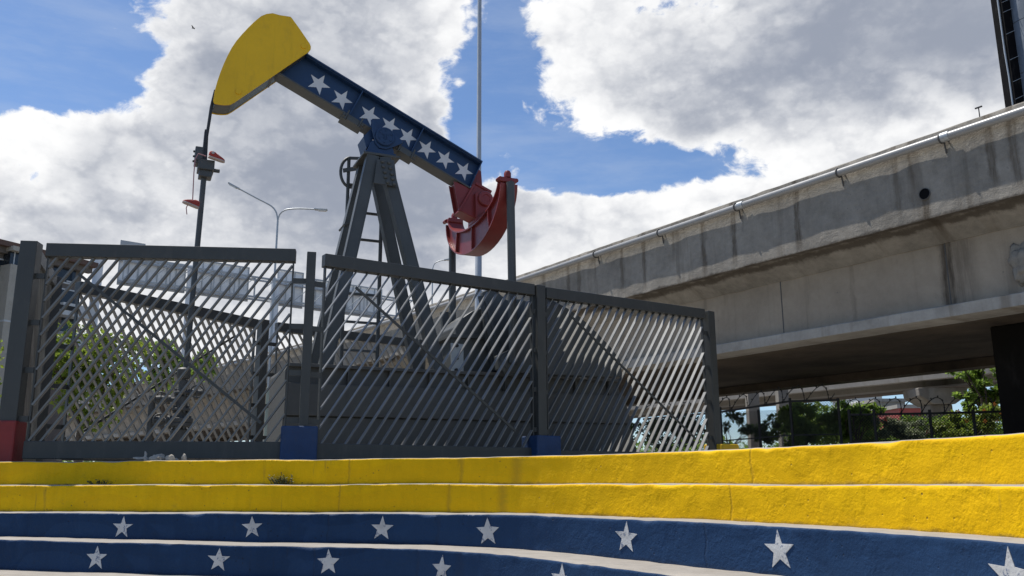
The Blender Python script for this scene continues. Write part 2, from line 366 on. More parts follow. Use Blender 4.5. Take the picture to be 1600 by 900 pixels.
# ------------------------------------------------------------------ object helpers
INV = {}
def finish(o, label=None, cat=None, group=None, kind=None):
    if label: o['label'] = label
    if cat: o['category'] = cat
    if group: o['group'] = group
    if kind: o['kind'] = kind
    return o
def thing(name, label, cat, loc=(0, 0, 0), rotz=0.0, group=None):
    o = bpy.data.objects.new(name, None); col.objects.link(o)
    o.empty_display_size = .2
    o.location = loc; o.rotation_euler = (0, 0, rotz)
    INV[o.name] = (Matrix.Translation(loc) @ Matrix.Rotation(rotz, 4, 'Z')).inverted()
    return finish(o, label, cat, group)
class MB:
    """collects geometry in world coordinates; build() links it as one mesh object"""
    def __init__(self): self.v = []; self.f = []; self.mi = []; self.uv = None
    def quad(self, a, b, c, d, mi=0):
        k = len(self.v); self.v += [tuple(a), tuple(b), tuple(c), tuple(d)]; self.f.append((k, k+1, k+2, k+3)); self.mi.append(mi)
    def hexa(self, p, mi=0):
        """8 corners: bottom 0-3 ccw, top 4-7"""
        k = len(self.v); self.v += [tuple(q) for q in p]
        for q in ((3,2,1,0),(4,5,6,7),(0,1,5,4),(1,2,6,5),(2,3,7,6),(3,0,4,7)):
            self.f.append(tuple(k + i for i in q)); self.mi.append(mi)
    def box(self, c, sx, sy, sz, X=Vector((1,0,0)), Y=Vector((0,1,0)), Z=Vector((0,0,1)), mi=0):
        c = Vector(c); X, Y, Z = Vector(X) * sx / 2, Vector(Y) * sy / 2, Vector(Z) * sz / 2
        self.hexa([c-X-Y-Z, c+X-Y-Z, c+X+Y-Z, c-X+Y-Z, c-X-Y+Z, c+X-Y+Z, c+X+Y+Z, c-X+Y+Z], mi)
    def bar(self, a, b, w, h, up=Vector((0,0,1)), mi=0, ext=0.0):
        """box from a to b, w across, h along 'up'"""
        a, b = Vector(a), Vector(b); d = (b - a); L = d.length; d.normalize()
        s = d.cross(Vector(up)).normalized(); u = s.cross(d).normalized()
        self.box((a + b) / 2, L + 2 * ext, w, h, d, s, u, mi)
    def tube(self, pts, r, seg=8, mi=0, cap=True):
        pts = [Vector(p) for p in pts]; k0 = len(self.v); n = len(pts)
        rs = r if isinstance(r, (list, tuple)) else [r] * n
        ref = None
        for i, p in enumerate(pts):
            t = (pts[min(i+1, n-1)] - pts[max(i-1, 0)]).normalized()
            if ref is None: ref = Vector((0,0,1)) if abs(t.z) < .9 else Vector((1,0,0))
            s = t.cross(ref).normalized(); u = s.cross(t).normalized(); ref = u
            for j in range(seg):
                a = 2 * math.pi * j / seg
                self.v.append(tuple(p + (s * math.cos(a) + u * math.sin(a)) * rs[i]))
        for i in range(n - 1):
            for j in range(seg):
                a = k0 + i*seg + j; b = k0 + i*seg + (j+1) % seg
                self.f.append((a, b, b + seg, a + seg)); self.mi.append(mi)
        if cap:
            self.f.append(tuple(k0 + j for j in reversed(range(seg)))); self.mi.append(mi)
            self.f.append(tuple(k0 + (n-1)*seg + j for j in range(seg))); self.mi.append(mi)
    def cyl(self, a, b, r, seg=20, mi=0, r2=None): self.tube([a, b], [r, r if r2 is None else r2], seg, mi)
    def prism(self, poly, T, d0, d1, mi=0, mi_side=None, cap=True):
        """poly in 2-D, T(x, y, depth)->world, extruded from depth d0 to d1"""
        n = len(poly); k = len(self.v)
        self.v += [tuple(T(x, y, d0)) for x, y in poly] + [tuple(T(x, y, d1)) for x, y in poly]
        if cap:
            self.f.append(tuple(k + i for i in range(n))); self.mi.append(mi)
            self.f.append(tuple(k + n + i for i in reversed(range(n)))); self.mi.append(mi)
        for i in range(n):
            j = (i + 1) % n
            self.f.append((k + j, k + i, k + n + i, k + n + j)); self.mi.append(mi if mi_side is None else mi_side)
    def lathe(self, prof, base, seg=20, mi=0, axis=Vector((0,0,1))):
        """prof: list of (r, h) along axis from base"""
        base = Vector(base); axis = Vector(axis).normalized()
        ref = Vector((1,0,0)) if abs(axis.x) < .9 else Vector((0,1,0))
        s = axis.cross(ref).normalized(); u = s.cross(axis).normalized(); k = len(self.v)
        for r, h in prof:
            for j in range(seg):
                a = 2*math.pi*j/seg
                self.v.append(tuple(base + axis*h + (s*math.cos(a) + u*math.sin(a))*r))
        for i in range(len(prof)-1):
            for j in range(seg):
                a = k+i*seg+j; b = k+i*seg+(j+1) % seg
                self.f.append((a, b, b+seg, a+seg)); self.mi.append(mi)
        self.f.append(tuple(k + j for j in range(seg))); self.mi.append(mi)
        self.f.append(tuple(k+(len(prof)-1)*seg+j for j in range(seg))); self.mi.append(mi)
    def build(self, name, mats, parent=None, bevel=0.0, smooth=False, label=None, cat=None, group=None, kind=None, fix=True, root=None):
        me = bpy.data.meshes.new(name)
        vs = self.v
        top = parent
        while top is not None and top.parent is not None: top = top.parent
        if top is not None:
            M = INV[top.name]; vs = [tuple(M @ Vector(q)) for q in vs]
        me.from_pydata(vs, [], self.f)
        if isinstance(mats, str): mats = [mats]
        for mm in mats: me.materials.append(MATS[mm])
        if len(mats) > 1: me.polygons.foreach_set('material_index', self.mi)
        if fix:
            import bmesh
            bm = bmesh.new(); bm.from_mesh(me); bmesh.ops.recalc_face_normals(bm, faces=bm.faces); bm.to_mesh(me); bm.free()
        if smooth is not False:
            me.polygons.foreach_set('use_smooth', [True] * len(me.polygons))
            if smooth is not True: me.set_sharp_from_angle(angle=R(smooth))
        me.update()
        o = bpy.data.objects.new(name, me); col.objects.link(o)
        if parent is not None: o.parent = parent
        else: INV[o.name] = Matrix.Identity(4)
        if bevel:
            b = o.modifiers.new('bevel', 'BEVEL'); b.width = bevel; b.segments = 2; b.limit_method = 'ANGLE'; b.angle_limit = R(35)
        return finish(o, label, cat, group, kind)
def star_poly(r, rot=math.pi/2, k=.40):
    return [((r if i % 2 == 0 else r*k) * math.cos(rot + i*math.pi/5), (r if i % 2 == 0 else r*k) * math.sin(rot + i*math.pi/5)) for i in range(10)]
Zv = Vector((0, 0, 1))

# ================================================================== ground
GZ = EYE + .27                    # plaza level (just above the eye)
# the steps: measured nosing lines (photo pixels) of the third step fix the plan curve
_xs = [0, 200, 400, 600, 800, 1000, 1200, 1400, 1600]
_base = [onz(x, y, EYE - .40) for x, y in zip(_xs, [801, 802, 802.5, 802, 803.6, 811, 820.5, 832, 849])]
pts = [Vector((-22, 12.4, 0)), Vector((-13, 12.25, 0)), Vector((-9.5, 12.1, 0))] + \
      [Vector((p.x, p.y, 0)) for p in _base[1:]] + [Vector((3.75, 3.2, 0)), Vector((4.05, 0, 0)), Vector((3.9, -4, 0))]
def catmull(P, step=.06):
    out = []
    for i in range(len(P) - 1):
        a, b, c, d = P[max(i-1, 0)], P[i], P[i+1], P[min(i+2, len(P)-1)]
        n = max(2, int((c - b).length / step))
        for k in range(n):
            t = k / n
            out.append(.5 * ((2*b) + (c-a)*t + (2*a-5*b+4*c-d)*t*t + (3*b-a-3*c+d)*t**3))
    out.append(P[-1]); return out
base = catmull(pts)
for _ in range(400):             # smooth the plan curve
    base = [base[0]] + [(base[i-1] + base[i]*2 + base[i+1]) / 4 for i in range(1, len(base)-1)] + [base[-1]]
NB = len(base)
tang = [(base[min(i+1, NB-1)] - base[max(i-1, 0)]).normalized() for i in range(NB)]
nrm = [Vector((-t.y, t.x, 0)) for t in tang]             # away from the camera
arc = [0.0]
for i in range(1, NB): arc.append(arc[-1] + (base[i] - base[i-1]).length)
arc = np.array(arc)
def off_curve(i_off):
    """i_off(x) -> offset; returns curve"""
    return [base[i] + nrm[i] * i_off(base[i].x) for i in range(NB)]
lerp = lambda x, a, b, va, vb: va + (vb - va) * min(1, max(0, (x - a) / (b - a)))
OFF = {1: lambda x: lerp(x, -6, 3.0, .86, .70), 2: lambda x: lerp(x, -6, 3.0, .44, .35), 3: lambda x: 0.0,
       4: lambda x: lerp(x, -6, 3.0, -.44, -.70), 5: lambda x: lerp(x, -6, 3.0, -1.0, -1.5)}
MEAS = {1: [721, 720.5, 719.5, 716.7, 713.5, 706, 698, 689, 678], 2: [758, 757.5, 757, 756.5, 756, 756.5, 757, 757.5, 757],
        3: [801, 802, 802.5, 802, 803.6, 811, 820.5, 832, 849], 4: [845, 848, 849, 851, 869, 895]}
CUR = {}; ZED = {}
def smooth_z(k):
    c = CUR[k]; cx = np.array([p.x / max(p.y, .3) for p in c]); ss, zz = [], []
    for x, y in zip(_xs, MEAS[k]):
        r = ray(x, y); q = r.x / r.y
        vis = [i for i in range(NB) if c[i].y > 1.0]
        i = min(vis, key=lambda j: abs(cx[j] - q))
        ss.append(arc[i]); zz.append(EYE + r.z / r.y * c[i].y)
    co = np.polyfit(ss, zz, 2 if k != 4 else 1)
    f = np.clip(arc, min(ss), max(ss))
    z = np.polyval(co, f)
    print('step', k, 'z-eye', [round(a - EYE, 3) for a in zz])
    return z
for k in (1, 2, 3, 4): CUR[k] = off_curve(OFF[k])
CUR[5] = off_curve(OFF[5])
for k in (1, 2, 3, 4): ZED[k] = smooth_z(k)
ZED[5] = ZED[4] - .36
CUR[6] = off_curve(lambda x: OFF[5](x) - .55); ZED[6] = ZED[5] * 0 + 0.0

steps = thing('amphitheatre_steps', 'curved painted concrete steps, two yellow above two blue with white stars', 'steps', (0, 11, 0))
def make_step(k, mats, label):
    c, z = CUR[k], ZED[k]; low = ZED[k+1]; back = CUR[k-1] if k > 1 else off_curve(lambda x: OFF[1](x) + .5)
    mb = MB(); rows = [0, .04, .12, .25, .4, .55, .7, .82, .9, .95]
    uvs = []; nr = None
    for i in range(NB):
        n = nrm[i]; s = arc[i]
        zl = low[i] - .02; zt = z[i] + .012 * (mnoise.noise((s*.8, k*7.1, 0)) ) + .005 * mnoise.noise((s*5, k*3.3, 1))
        chipv = max(0, mnoise.noise((s*2.3, k*11.7, 5)) - .28) * .10 + max(0, mnoise.noise((s*9, k*5.7, 2)) - .25) * .03
        r = .022 + chipv
        colv = []
        wob = .012 * mnoise.noise((s*.9, k*4.4, 9))
        for h in rows:
            zz = zl + (zt - r - zl) * h / .95
            dp = wob + .006 * mnoise.noise((s*3, zz*6, k*2.2)) + (.015 * (1-h))*0
            colv.append((c[i] + n * dp, zz, h))
        colv.append((c[i] + n * (wob + r*.3), zt - r*.3, .98))
        colv.append((c[i] + n * (wob + r), zt, 1.0))
        w = (back[i] - c[i]).length + .08
        for t in (.25, .5, .75, 1.0):
            colv.append((c[i] + n * (r + (w - r) * t), zt + .006 * mnoise.noise((s*1.3, t*3, k)), 1.0 + t))
        nr = len(colv)
        for p, zz, h in colv:
            mb.v.append((p.x, p.y, zz)); uvs.append((s, h))
    nface = len(rows) + 1
    for i in range(NB - 1):
        for j in range(nr - 1):
            a = i*nr + j
            mb.f.append((a, a + nr, a + nr + 1, a + 1)); mb.mi.append(0 if j < nface - 1 else 1)
    o = mb.build('step', mats, steps, smooth=50, label=label, fix=False)
    me = o.data; uvl = me.uv_layers.new(name='UVMap')
    li = np.empty(len(me.loops), dtype=np.int32); me.loops.foreach_get('vertex_index', li)
    uvl.data.foreach_set('uv', np.array(uvs, dtype=np.float32)[li].ravel())
    return o
STEP = {}
STEP[1] = make_step(1, ['step_yellow', 'tread'], 'topmost yellow step below the fence')
STEP[2] = make_step(2, ['step_yellow', 'tread'], 'lower yellow step above the blue steps')
STEP[3] = make_step(3, ['step_blue', 'tread'], 'upper blue step with white stars')
STEP[4] = make_step(4, ['step_blue', 'tread'], 'lower blue step with white stars')
STEP[5] = make_step(5, ['step_yellow', 'tread'], 'bottom step, only its pale tread in view')
def step_star(k, px, py, rpx):
    c, z, low = CUR[k], ZED[k], ZED[k+1]
    r = ray(px, py); q = r.x / r.y
    i = min((j for j in range(NB) if c[j].y > 1), key=lambda j: abs(c[j].x / c[j].y - q))
    rad = rpx * c[i].y / FPX * 1.02
    zc = EYE + r.z / r.y * c[i].y
    mb = MB(); poly = star_poly(rad, math.pi/2 + R(random.uniform(-4, 4)), random.uniform(.385, .43)); poly = [(x + random.uniform(-.03, .03)*rad, y + random.uniform(-.03, .03)*rad) for x, y in poly]
    def T(x, y, d):
        # follow the riser's curve
        s = arc[i] + x * (1.0); j = int(np.searchsorted(arc, s)); j = min(max(j, 1), NB-1)
        f = (s - arc[j-1]) / (arc[j] - arc[j-1]); p = c[j-1].lerp(c[j], f)
        ss = arc[j]
        wob = .012 * mnoise.noise((ss*.9, k*4.4, 9)) + .006 * mnoise.noise((ss*3, (zc+y)*6, k*2.2))
        p = p + nrm[j] * (wob - d); return Vector((p.x, p.y, zc + y))
    # fan with a centre so it can bend
    n = 10; k0 = len(mb.v)
    mb.v.append(tuple(T(0, 0, .006))); mb.v += [tuple(T(x, y, .006)) for x, y in poly]; mb.v += [tuple(T(x, y, -.004)) for x, y in poly]
    for a in range(n):
        b = (a + 1) % n
        mb.f.append((k0, k0+1+a, k0+1+b)); mb.mi.append(0)
        mb.f.append((k0+1+b, k0+1+a, k0+1+n+a, k0+1+n+b)); mb.mi.append(0)
    mb.build('painted_star', 'step_star', STEP[k])
for px, py, rp in ((192,824,16.5),(392,824,16.5),(599,826,18),(766,831,20.5),(976,840,23),(1218,860,29.5),(1577,901,42)): step_star(3, px, py, rp)
for px, py, rp in ((154,872,18),(340,875,17.5),(512,879,19),(689,889,20),(876,909,26)): step_star(4, px, py, rp)

def ground():
    mb = MB()
    edge = [CUR[1][i] + nrm[i]*.45 for i in range(0, NB, 6)]
    P = [(p.x, p.y, GZ - .012) for p in edge]
    P += [(6, -400, GZ - .012), (900, -400, GZ-.012), (900, 1500, GZ-.012), (-900, 1500, GZ-.012), (-900, 15, GZ-.012), (-23, 15, GZ-.012)]
    me = bpy.data.meshes.new('plaza_ground')
    import bmesh
    bm = bmesh.new(); vs = [bm.verts.new(q) for q in P]; f = bm.faces.new(vs)
    bm.normal_update()
    if f.normal.z < 0: f.normal_flip()
    bmesh.ops.triangulate(bm, faces=[f]); bm.to_mesh(me); bm.free(); me.materials.append(MATS['plaza_concrete'])
    o = bpy.data.objects.new('plaza_ground', me); col.objects.link(o); finish(o, 'pale concrete plaza behind the top yellow step', None, None, 'structure')
    fl = MB(); fl.quad((-60, -60, 0), (60, -60, 0), (60, 15, 0), (-60, 15, 0))
    fl.build('lower_floor', 'floor_concrete', None, kind='structure', label='concrete floor in front of the steps')
ground()

# ================================================================== steel fence
FT = EYE + 3.66                   # top of the fence posts
V = {'a': onz(50, 379, FT), 'b': onz(487, 395, FT), 'c': onz(841, 447, FT), 'd': onz(1106, 487, FT), 'r': onz(84, 432, FT), 's': onz(412, 500, FT)}
V['t'] = Vector((-2.45, 22.9, FT))
fence = thing('steel_fence', 'dark grey steel fence of slanted flat slats enclosing the pumpjack', 'fence', (-2, 17, GZ))
def fence_post(name, w, d, rot, plinth=None, ptop=.5, pw=.55, pd=.5, shift=0.0, zt=0.0, bevel=.025, back=0.0):
    p = V[name]; X = Vector((math.cos(rot), math.sin(rot), 0)); Y = Vector((-X.y, X.x, 0))
    mb = MB(); z0 = GZ; h = FT + zt - z0
    mb.box((p.x, p.y, z0 + h/2), w, d, h, X, Y, Zv)
    o = mb.build('post', 'fence_grey', fence, bevel=.008)
    if plinth:
        mb = MB(); q = p + X*shift + Y*back
        mb.box((q.x, q.y, GZ + ptop/2 - .03), pw, pd, ptop + .06, X, Y, Zv)
        mb.build('plinth', plinth, fence, bevel=bevel, label={'plinth_red': 'red painted concrete plinth', 'plinth_blue': 'blue painted concrete plinth', 'plinth_yellow': 'yellow painted concrete plinth'}[plinth])
fence_post('a', .25, .24, R(8), 'plinth_red', .62, .95, .42, -.33, back=.05)
fence_post('b', .145, .16, R(15), 'plinth_blue', .56, .56, .42, -.06, back=.04)
fence_post('c', .20, .20, R(36), 'plinth_blue', .52, .56, .5, .03)
fence_post('d', .22, .20, R(40), 'plinth_yellow', .46, .60, .5, .22)
fence_post('r', .24, .2, R(70)); fence_post('s', .20, .2, R(50), 'plinth_blue', .42, .8, .6); fence_post('t', .2, .2, R(40), 'plinth_blue', .42, .8, .6)

def fence_panel(a, b, ga, gb, za, zb, zb0, spacing=.2, rail=.215, brail=.26, ang=56, brace=True, depth=.078, clips=4, zlo=None, thick=.016):
    """panel between posts a and b (left to right as seen from outside); za, zb = z of the rail top at either end"""
    A, B = V[a], V[b]; A = Vector((A.x, A.y, 0)); B = Vector((B.x, B.y, 0)); X = (B - A).normalized(); N = Vector((X.y, -X.x, 0))
    L = (B - A).length; x0, x1 = ga, L - gb
    top = lambda x: za + (zb - za) * (x - x0) / (x1 - x0)
    W = lambda x, z, o=0.0: A + X*x + N*o + Zv*z
    lo = zb0                       # top of the bottom rail
    br = MB(); br.box(W((x0+x1)/2, lo - brail/2), x1 - x0 + .04, .15, brail, X, N, Zv)
    pan = br.build('panel', 'fence_grey', fence, bevel=.01)
    for x in (x0 + .012, x1 - .012):
        z1 = top(x) - rail; fr = MB()
        fr.box(W(x, (z1 + lo) / 2), .024, depth*.9, z1 - lo - .002, X, N, Zv)
        fr.build('edge_bar', 'fence_grey', pan)
    tr = MB(); h = Vector((X.x*(x1-x0), X.y*(x1-x0), zb - za)).normalized()
    tr.hexa([W(x0-.02, top(x0)-rail, -.085), W(x1+.02, top(x1)-rail, -.085), W(x1+.02, top(x1)-rail, .085), W(x0-.02, top(x0)-rail, .085),
             W(x0-.02, top(x0), -.085), W(x1+.02, top(x1), -.085), W(x1+.02, top(x1), .085), W(x0-.02, top(x0), .085)])
    tr.build('top_rail', 'fence_grey', pan, bevel=.01)
    ca, sa = math.cos(R(ang)), math.sin(R(ang)); step = spacing
    # slats rise to the right; clip each to the frame
    xs = x0 - (top(x0) - lo) / math.tan(R(ang)) + step*.55
    k = 0
    while xs < x1 - .05:
        pA = [xs, lo]; 
        if pA[0] < x0 + .024: pA = [x0 + .024, lo + (x0 + .024 - xs) * math.tan(R(ang))]
        # upper end
        xe = xs; slope = math.tan(R(ang))
        # intersect with the rail's lower edge
        m_ = (zb - za) / (x1 - x0); xe = (top(x0) - rail - m_*x0 - lo + slope*xs) / (slope - m_)
        pB = [xe, top(xe) - rail]
        if pB[0] > x1 - .024: pB = [x1 - .024, lo + (x1 - .024 - xs) * slope]
        j = random.uniform(-.006, .006)
        if pB[0] - pA[0] > .03:
            mb = MB(); jj = random.uniform(-.009, .009)
            a_, b_ = W(pA[0] + j, pA[1] - .004, jj), W(pB[0] + j*.5, pB[1] + .004, jj)
            up = N; mb.bar(a_, b_, thick*random.uniform(.95, 1.3), depth, (up + X*random.uniform(-.06, .06)).normalized())
            mb.build('slat', 'slat_paint', pan)
        xs += step; k += 1
    if brace:
        mb = MB(); w = x1 - x0; hh = (za + zb)/2 - rail - lo
        a_, b_ = W(x0 + w*.13, lo + hh*.90, depth/2 + .012), W(x0 + w*.90, lo + hh*.10, depth/2 + .012)
        mb.bar(a_, b_, .045, .018, N); mb.build('brace', 'fence_grey', pan)
    for i in range(clips):
        for s, x in ((-1, x0), (1, x1)):
            g = ga if s < 0 else gb
            z = lo + .22 + (top(x) - rail - lo - .42) * (i + .15) / (clips - .7)
            mb = MB(); mb.box(W(x + s*(g/2 - .02), z, .03), max(g - .05, .06), .03, .085, X, N, Zv)
            mb.build('clip', 'fence_grey', pan)
lo1 = at(280, 690, 13.45).z; lo2 = at(640, 696, 14.9).z; lo3 = at(950, 706, 17.6).z
lo3 = min(lo3, GZ + .36)
print('rails', lo1-GZ, lo2-GZ, lo3-GZ)
fence_panel('a', 'b', .26, .27, at(77, 380, 13.05).z, at(459, 390, 13.7).z, lo1, .180, brail=.26, thick=.024)
fence_panel('b', 'c', .23, .16, at(508, 399, 13.95).z, at(822, 443, 16.15).z, lo2, .205, brail=.25)
fence_panel('c', 'd', .16, .20, at(853, 450, 16.45).z, at(1094, 483, 18.9).z, lo3, .195, brail=.22)
fence_panel('r', 'a', .2, .2, FT - .02, FT - .02, lo1, .2)
fence_panel('s', 'r', .25, .5, FT - .03, FT - .0, GZ + .36, .2)
fence_panel('t', 's', .25, .35, FT - .02, FT - .02, GZ + .36, .2)

# ================================================================== pumpjack
PA = R(24)
pv = Vector((math.cos(PA), math.sin(PA), 0)); nv = Vector((math.sin(PA), -math.cos(PA), 0))
P0 = at(597, 238, 17.3)
pj = thing('pumpjack', 'oil pumpjack with yellow horse head, starred blue walking beam and red rear end', 'pumpjack', (P0.x, P0.y, GZ), PA)
def S(px, py, off=0.0):
    q = onp(px, py, P0 + nv*off, nv); return ((q - P0).dot(pv), q.z)
def PW(u, w, v=0.0): return Vector((P0.x, P0.y, 0)) + pv*u + nv*v + Zv*w
# walking beam
HB = .20
tl, trr, bl, brr = S(478,84,HB), S(752,250,HB), S(430,109,HB), S(737,296,HB)
tl, trr, bl, brr = [Vector(q) for q in (tl, trr, bl, brr)]
ax = ((trr - tl).normalized() + (brr - bl).normalized()).normalized(); ay = Vector((-ax.y, ax.x))
mid = (trr + brr) / 2
depth_b = abs((trr - brr).dot(ay))
def BW(s, t, v=0.0):
    """s back along the beam from its right end, t above its axis"""
    q = mid - ax*s + ay*t; return PW(q.x, q.y, v)
LB = 4.7; hb = depth_b/2
TB = lambda s, t, d: BW(s, t, d)
mb = MB()
mb.prism([(0, -hb+.03), (LB, -hb+.03), (LB, hb-.03), (0, hb-.03)], TB, -.012, .012)
beam = mb.build('walking_beam', 'beam_blue', pj)
mb = MB(); mb.prism([(0, hb-.035), (LB, hb-.035), (LB, hb), (0, hb)], TB, -HB, HB)
mb.prism([(.0, hb-.055), (LB-.4, hb-.055), (LB-.4, hb-.0352), (.0, hb-.0352)], TB, -HB*.85, HB*.85); mb.build('top_flange', 'beam_blue', beam, bevel=.006)
mb = MB(); mb.prism([(0, -hb), (LB, -hb), (LB, -hb+.035), (0, -hb+.035)], TB, -HB, HB); mb.build('bottom_flange', 'steel_grey', beam, bevel=.006)
mb = MB(); mb.prism([(0, -hb+.035), (.018, -hb+.035), (.018, hb-.035), (0, hb-.035)], TB, -HB, HB); mb.build('end_plate', 'beam_blue', beam)
def s_of(px, py, off=.02):
    q = Vector(S(px, py, off)) - mid; return -q.dot(ax), q.dot(ay)
for px, py in ((557,160),(650,222)):
    s, t = s_of(px, py, .1); mb = MB()
    mb.prism([(s-.012, -hb+.035), (s+.012, -hb+.035), (s+.012, hb-.036), (s-.012, hb-.036)], TB, .0125, .17)
    mb.build('stiffener', 'beam_blue', beam)
for px, py, rp in ((498,131,19.5),(534,155,18.8),(577,180,18.2),(609,197,17.5),(637,214,17.2),(666,233,16.8),(695,249,16.6),(724.5,267,16.6)):
    s, t = s_of(px, py, .015); Yd = (P0 - nv*0 + pv*(mid - ax*s).x).y
    mb = MB(); r = rp * Yd / FPX * 1.02
    rot = math.pi/2 - R(4)
    poly = [(-x + s, y + t) for x, y in star_poly(r, rot, .40)]
    mb.prism(poly, TB, .0125, .0185); mb.build('painted_star', 'star_white', beam)
# beam clamps beside the saddle
for (px, py) in ((550,190), (632,238)):
    s, t = s_of(px, py, .1); mb = MB()
    mb.prism([(s-.24, -hb-.06), (s+.24, -hb-.06), (s+.24, -hb-.001), (s-.24, -hb-.001)], TB, -HB-.03, HB+.03)
    mb.prism([(s-.13, -hb-.13), (s+.13, -hb-.13), (s+.13, -hb-.06), (s-.13, -hb-.06)], TB, HB-.10, HB+.07)
    for ds in (-.16, .16): mb.cyl(BW(s+ds, -hb-.14, HB+.05), BW(s+ds, -hb+.09, HB+.05), .022, 8)
    mb.cyl(BW(s-.27, -hb-.10, HB+.0), BW(s+.27, -hb-.10, HB+.0), .018, 8)
    mb.build('beam_clamp', 'steel_grey', beam, bevel=.006)
# horse head
HT = .27
head_px = [(530,52),(482,58),(440,75),(388,118),(340,165),(293,215),(250,265),(212,320),(180,380),(148,448),(120,520),(98,585),(80,650),(66,738),(75,758),(110,766),(150,770),(185,769),(205,765),(240,745),(815,352),(828,335),(829,312),(820,290),(745,180),(680,90),(670,80),(590,68)]
HP = [S(320 + a/5, 10 + b/5, HT) for a, b in head_px]
PWd = lambda x, y, d: PW(x, y, d)
mb = MB(); mb.prism(HP, PWd, HT, HT-.03); mb.prism(HP, PWd, -HT, -HT+.03)
head = mb.build('horse_head', ['head_yellow'], pj, bevel=.004)
ctr = Vector((sum(q[0] for q in HP)/len(HP), sum(q[1] for q in HP)/len(HP)))
inn = [tuple(Vector(q) + (ctr - Vector(q)).normalized()*.018) for q in HP]
mb = MB(); mb.prism(inn, PWd, HT-.031, -HT+.031); mb.build('rim_plate', 'steel_grey', head, label='dark grey rim of the horse head')
for a, b in ((772,312), (262,668)):
    u, w = S(320+a/5, 10+b/5, HT); mb = MB(); mb.cyl(PW(u, w, HT-.005), PW(u, w, HT+.02), .055, 16); mb.build('boss', 'head_yellow', head, bevel=.006)
u, w = S(420, 122, 0); mb = MB(); mb.box(PW(u, w-.02, 0), .10, .5, .16, pv, nv, Zv); mb.build('hinge', 'steel_grey', head, bevel=.01)
# bridle, carrier bar, rod
rim = [S(320+a/5, 10+b/5, 0) for a, b in ((95,590),(75,650),(60,740))]
fr_ = S(333,168); 
mb = MB()
cb = S(320,238)
for o_ in (-.07, .07):
    pth = [PW(q[0]-.03, q[1], o_*1.6) for q in (S(338,145), S(333,165), S(329,192))] + [PW(cb[0], cb[1]+.15, o_)]
    mb.tube(pth, .028, 8)
mb.build('bridle_cable', 'rope_black', pj, smooth=60)
mb = MB(); mb.hexa([PW(cb[0]+a, cb[1]+c, b) for a, b, c in ((-.05,-.10,-.25),(.05,-.10,-.25),(.05,.10,-.25),(-.05,.10,-.25),(-.035,-.08,.45),(.035,-.08,.45),(.035,.08,.45),(-.035,.08,.45))]);
mb.build('bridle_socket', 'rope_black', pj, bevel=.01)
c2 = S(312,247); c3 = S(321,266)
mb = MB(); mb.box(PW(c2[0]-.02, c2[1]+.02, 0), .15, .26, .34, pv, nv, Zv); mb.box(PW(c2[0]-.02, c2[1]+.02, .14), .10, .03, .22, pv, nv, Zv)
for dz in (-.1, .0, .1): mb.cyl(PW(c2[0]-.13, c2[1]+dz, .06), PW(c2[0]+.1, c2[1]+dz, .06), .025, 8)
mb.build('load_cell', 'steel_grey', pj, bevel=.012)
mb = MB(); mb.box(PW(c3[0], c3[1]+.06, 0), .30, .36, .20, pv, nv, Zv); mb.box(PW(c3[0], c3[1]-.10, 0), .24, .26, .14, pv, nv, Zv)
mb.cyl(PW(c3[0]+.13, c3[1]-.0, .05), PW(c3[0]+.26, c3[1]-.0, .05), .04, 10)
mb.build('carrier_bar', 'steel_grey', pj, bevel=.02)
r1, r2 = S(319,272), S(290,580)
mb = MB(); mb.cyl(PW(r1[0], r1[1]), PW(r2[0], r2[1]), .052, 12); mb.build('polished_rod', 'steel_grey', pj, smooth=40)
# Samson post
capL, capR = S(574,243,.42), S(618,246,.42)
wc = (capL[1] + capR[1]) / 2
mb = MB(); uc = (capL[0] + capR[0]) / 2; wd = (capR[0]-capL[0]) + .10
mb.box(PW(uc, wc + .02, 0), wd + .08, .96, .05, pv, nv, Zv); mb.build('top_plate', 'steel_grey', pj, bevel=.008)
ZS = S(447,570,1.0)[1]             # top of the base
def leg(u0, w0, v0, u1, w1, v1, width, dep=.22):
    a, b = PW(u0, w0, v0), PW(u1, w1, v1); d = (b-a).normalized()
    s = (pv - d*pv.dot(d)).normalized(); n2 = d.cross(s)
    if n2.dot(nv) < 0: n2 = -n2
    mb = MB(); c = (a+b)/2; L = (b-a).length
    f = .024                        # H section: two flanges facing the pump's side, web between
    mb.box(c + s*(width/2 - f/2), L, f, dep, d, s, n2); mb.box(c - s*(width/2 - f/2), L, f, dep, d, s, n2)
    mb.box(c + n2*(dep/2 - .013), L, width - 2*f - .001, .02, d, s, n2); mb.box(c - n2*(dep/2 - .013), L, width - 2*f - .001, .02, d, s, n2)
    mb.build('leg', 'steel_grey', pj, bevel=.004)
kl = S(507,580,.66); kr = S(681,562,.66); tlg = S(582,250,.40); trg = S(611.5,290,.44)
slr = ((kr[0]-trg[0]) / (kr[1]-trg[1]))
leg(tlg[0], wc-.01, .36, kl[0], ZS, .66, .245)
leg(trg[0] + slr*(wc - .01 - trg[1]), wc-.012, .36, trg[0] + slr*(ZS-trg[1]), ZS, .66, .245)
leg(tlg[0], wc-.012, -.36, kl[0], ZS, -.60, .235)
leg(trg[0] + slr*(wc - .01 - trg[1]), wc-.013, -.36, trg[0] + slr*(ZS-trg[1]), ZS, -.60, .235)
gp = [S(*q, .53) for q in ((586,250),(616,251),(620,292),(579,287))]
gp = [S(*q, .53) for q in ((589,249),(616,250),(620,293),(583,287))]
GV = lambda z: .505 + (wc - z)*.085
mb = MB(); mb.prism(gp, lambda x, y, d: PW(x, y, GV(y) + d), 0, .025); gus = mb.build('gusset_plate', 'steel_grey', pj, bevel=.004)
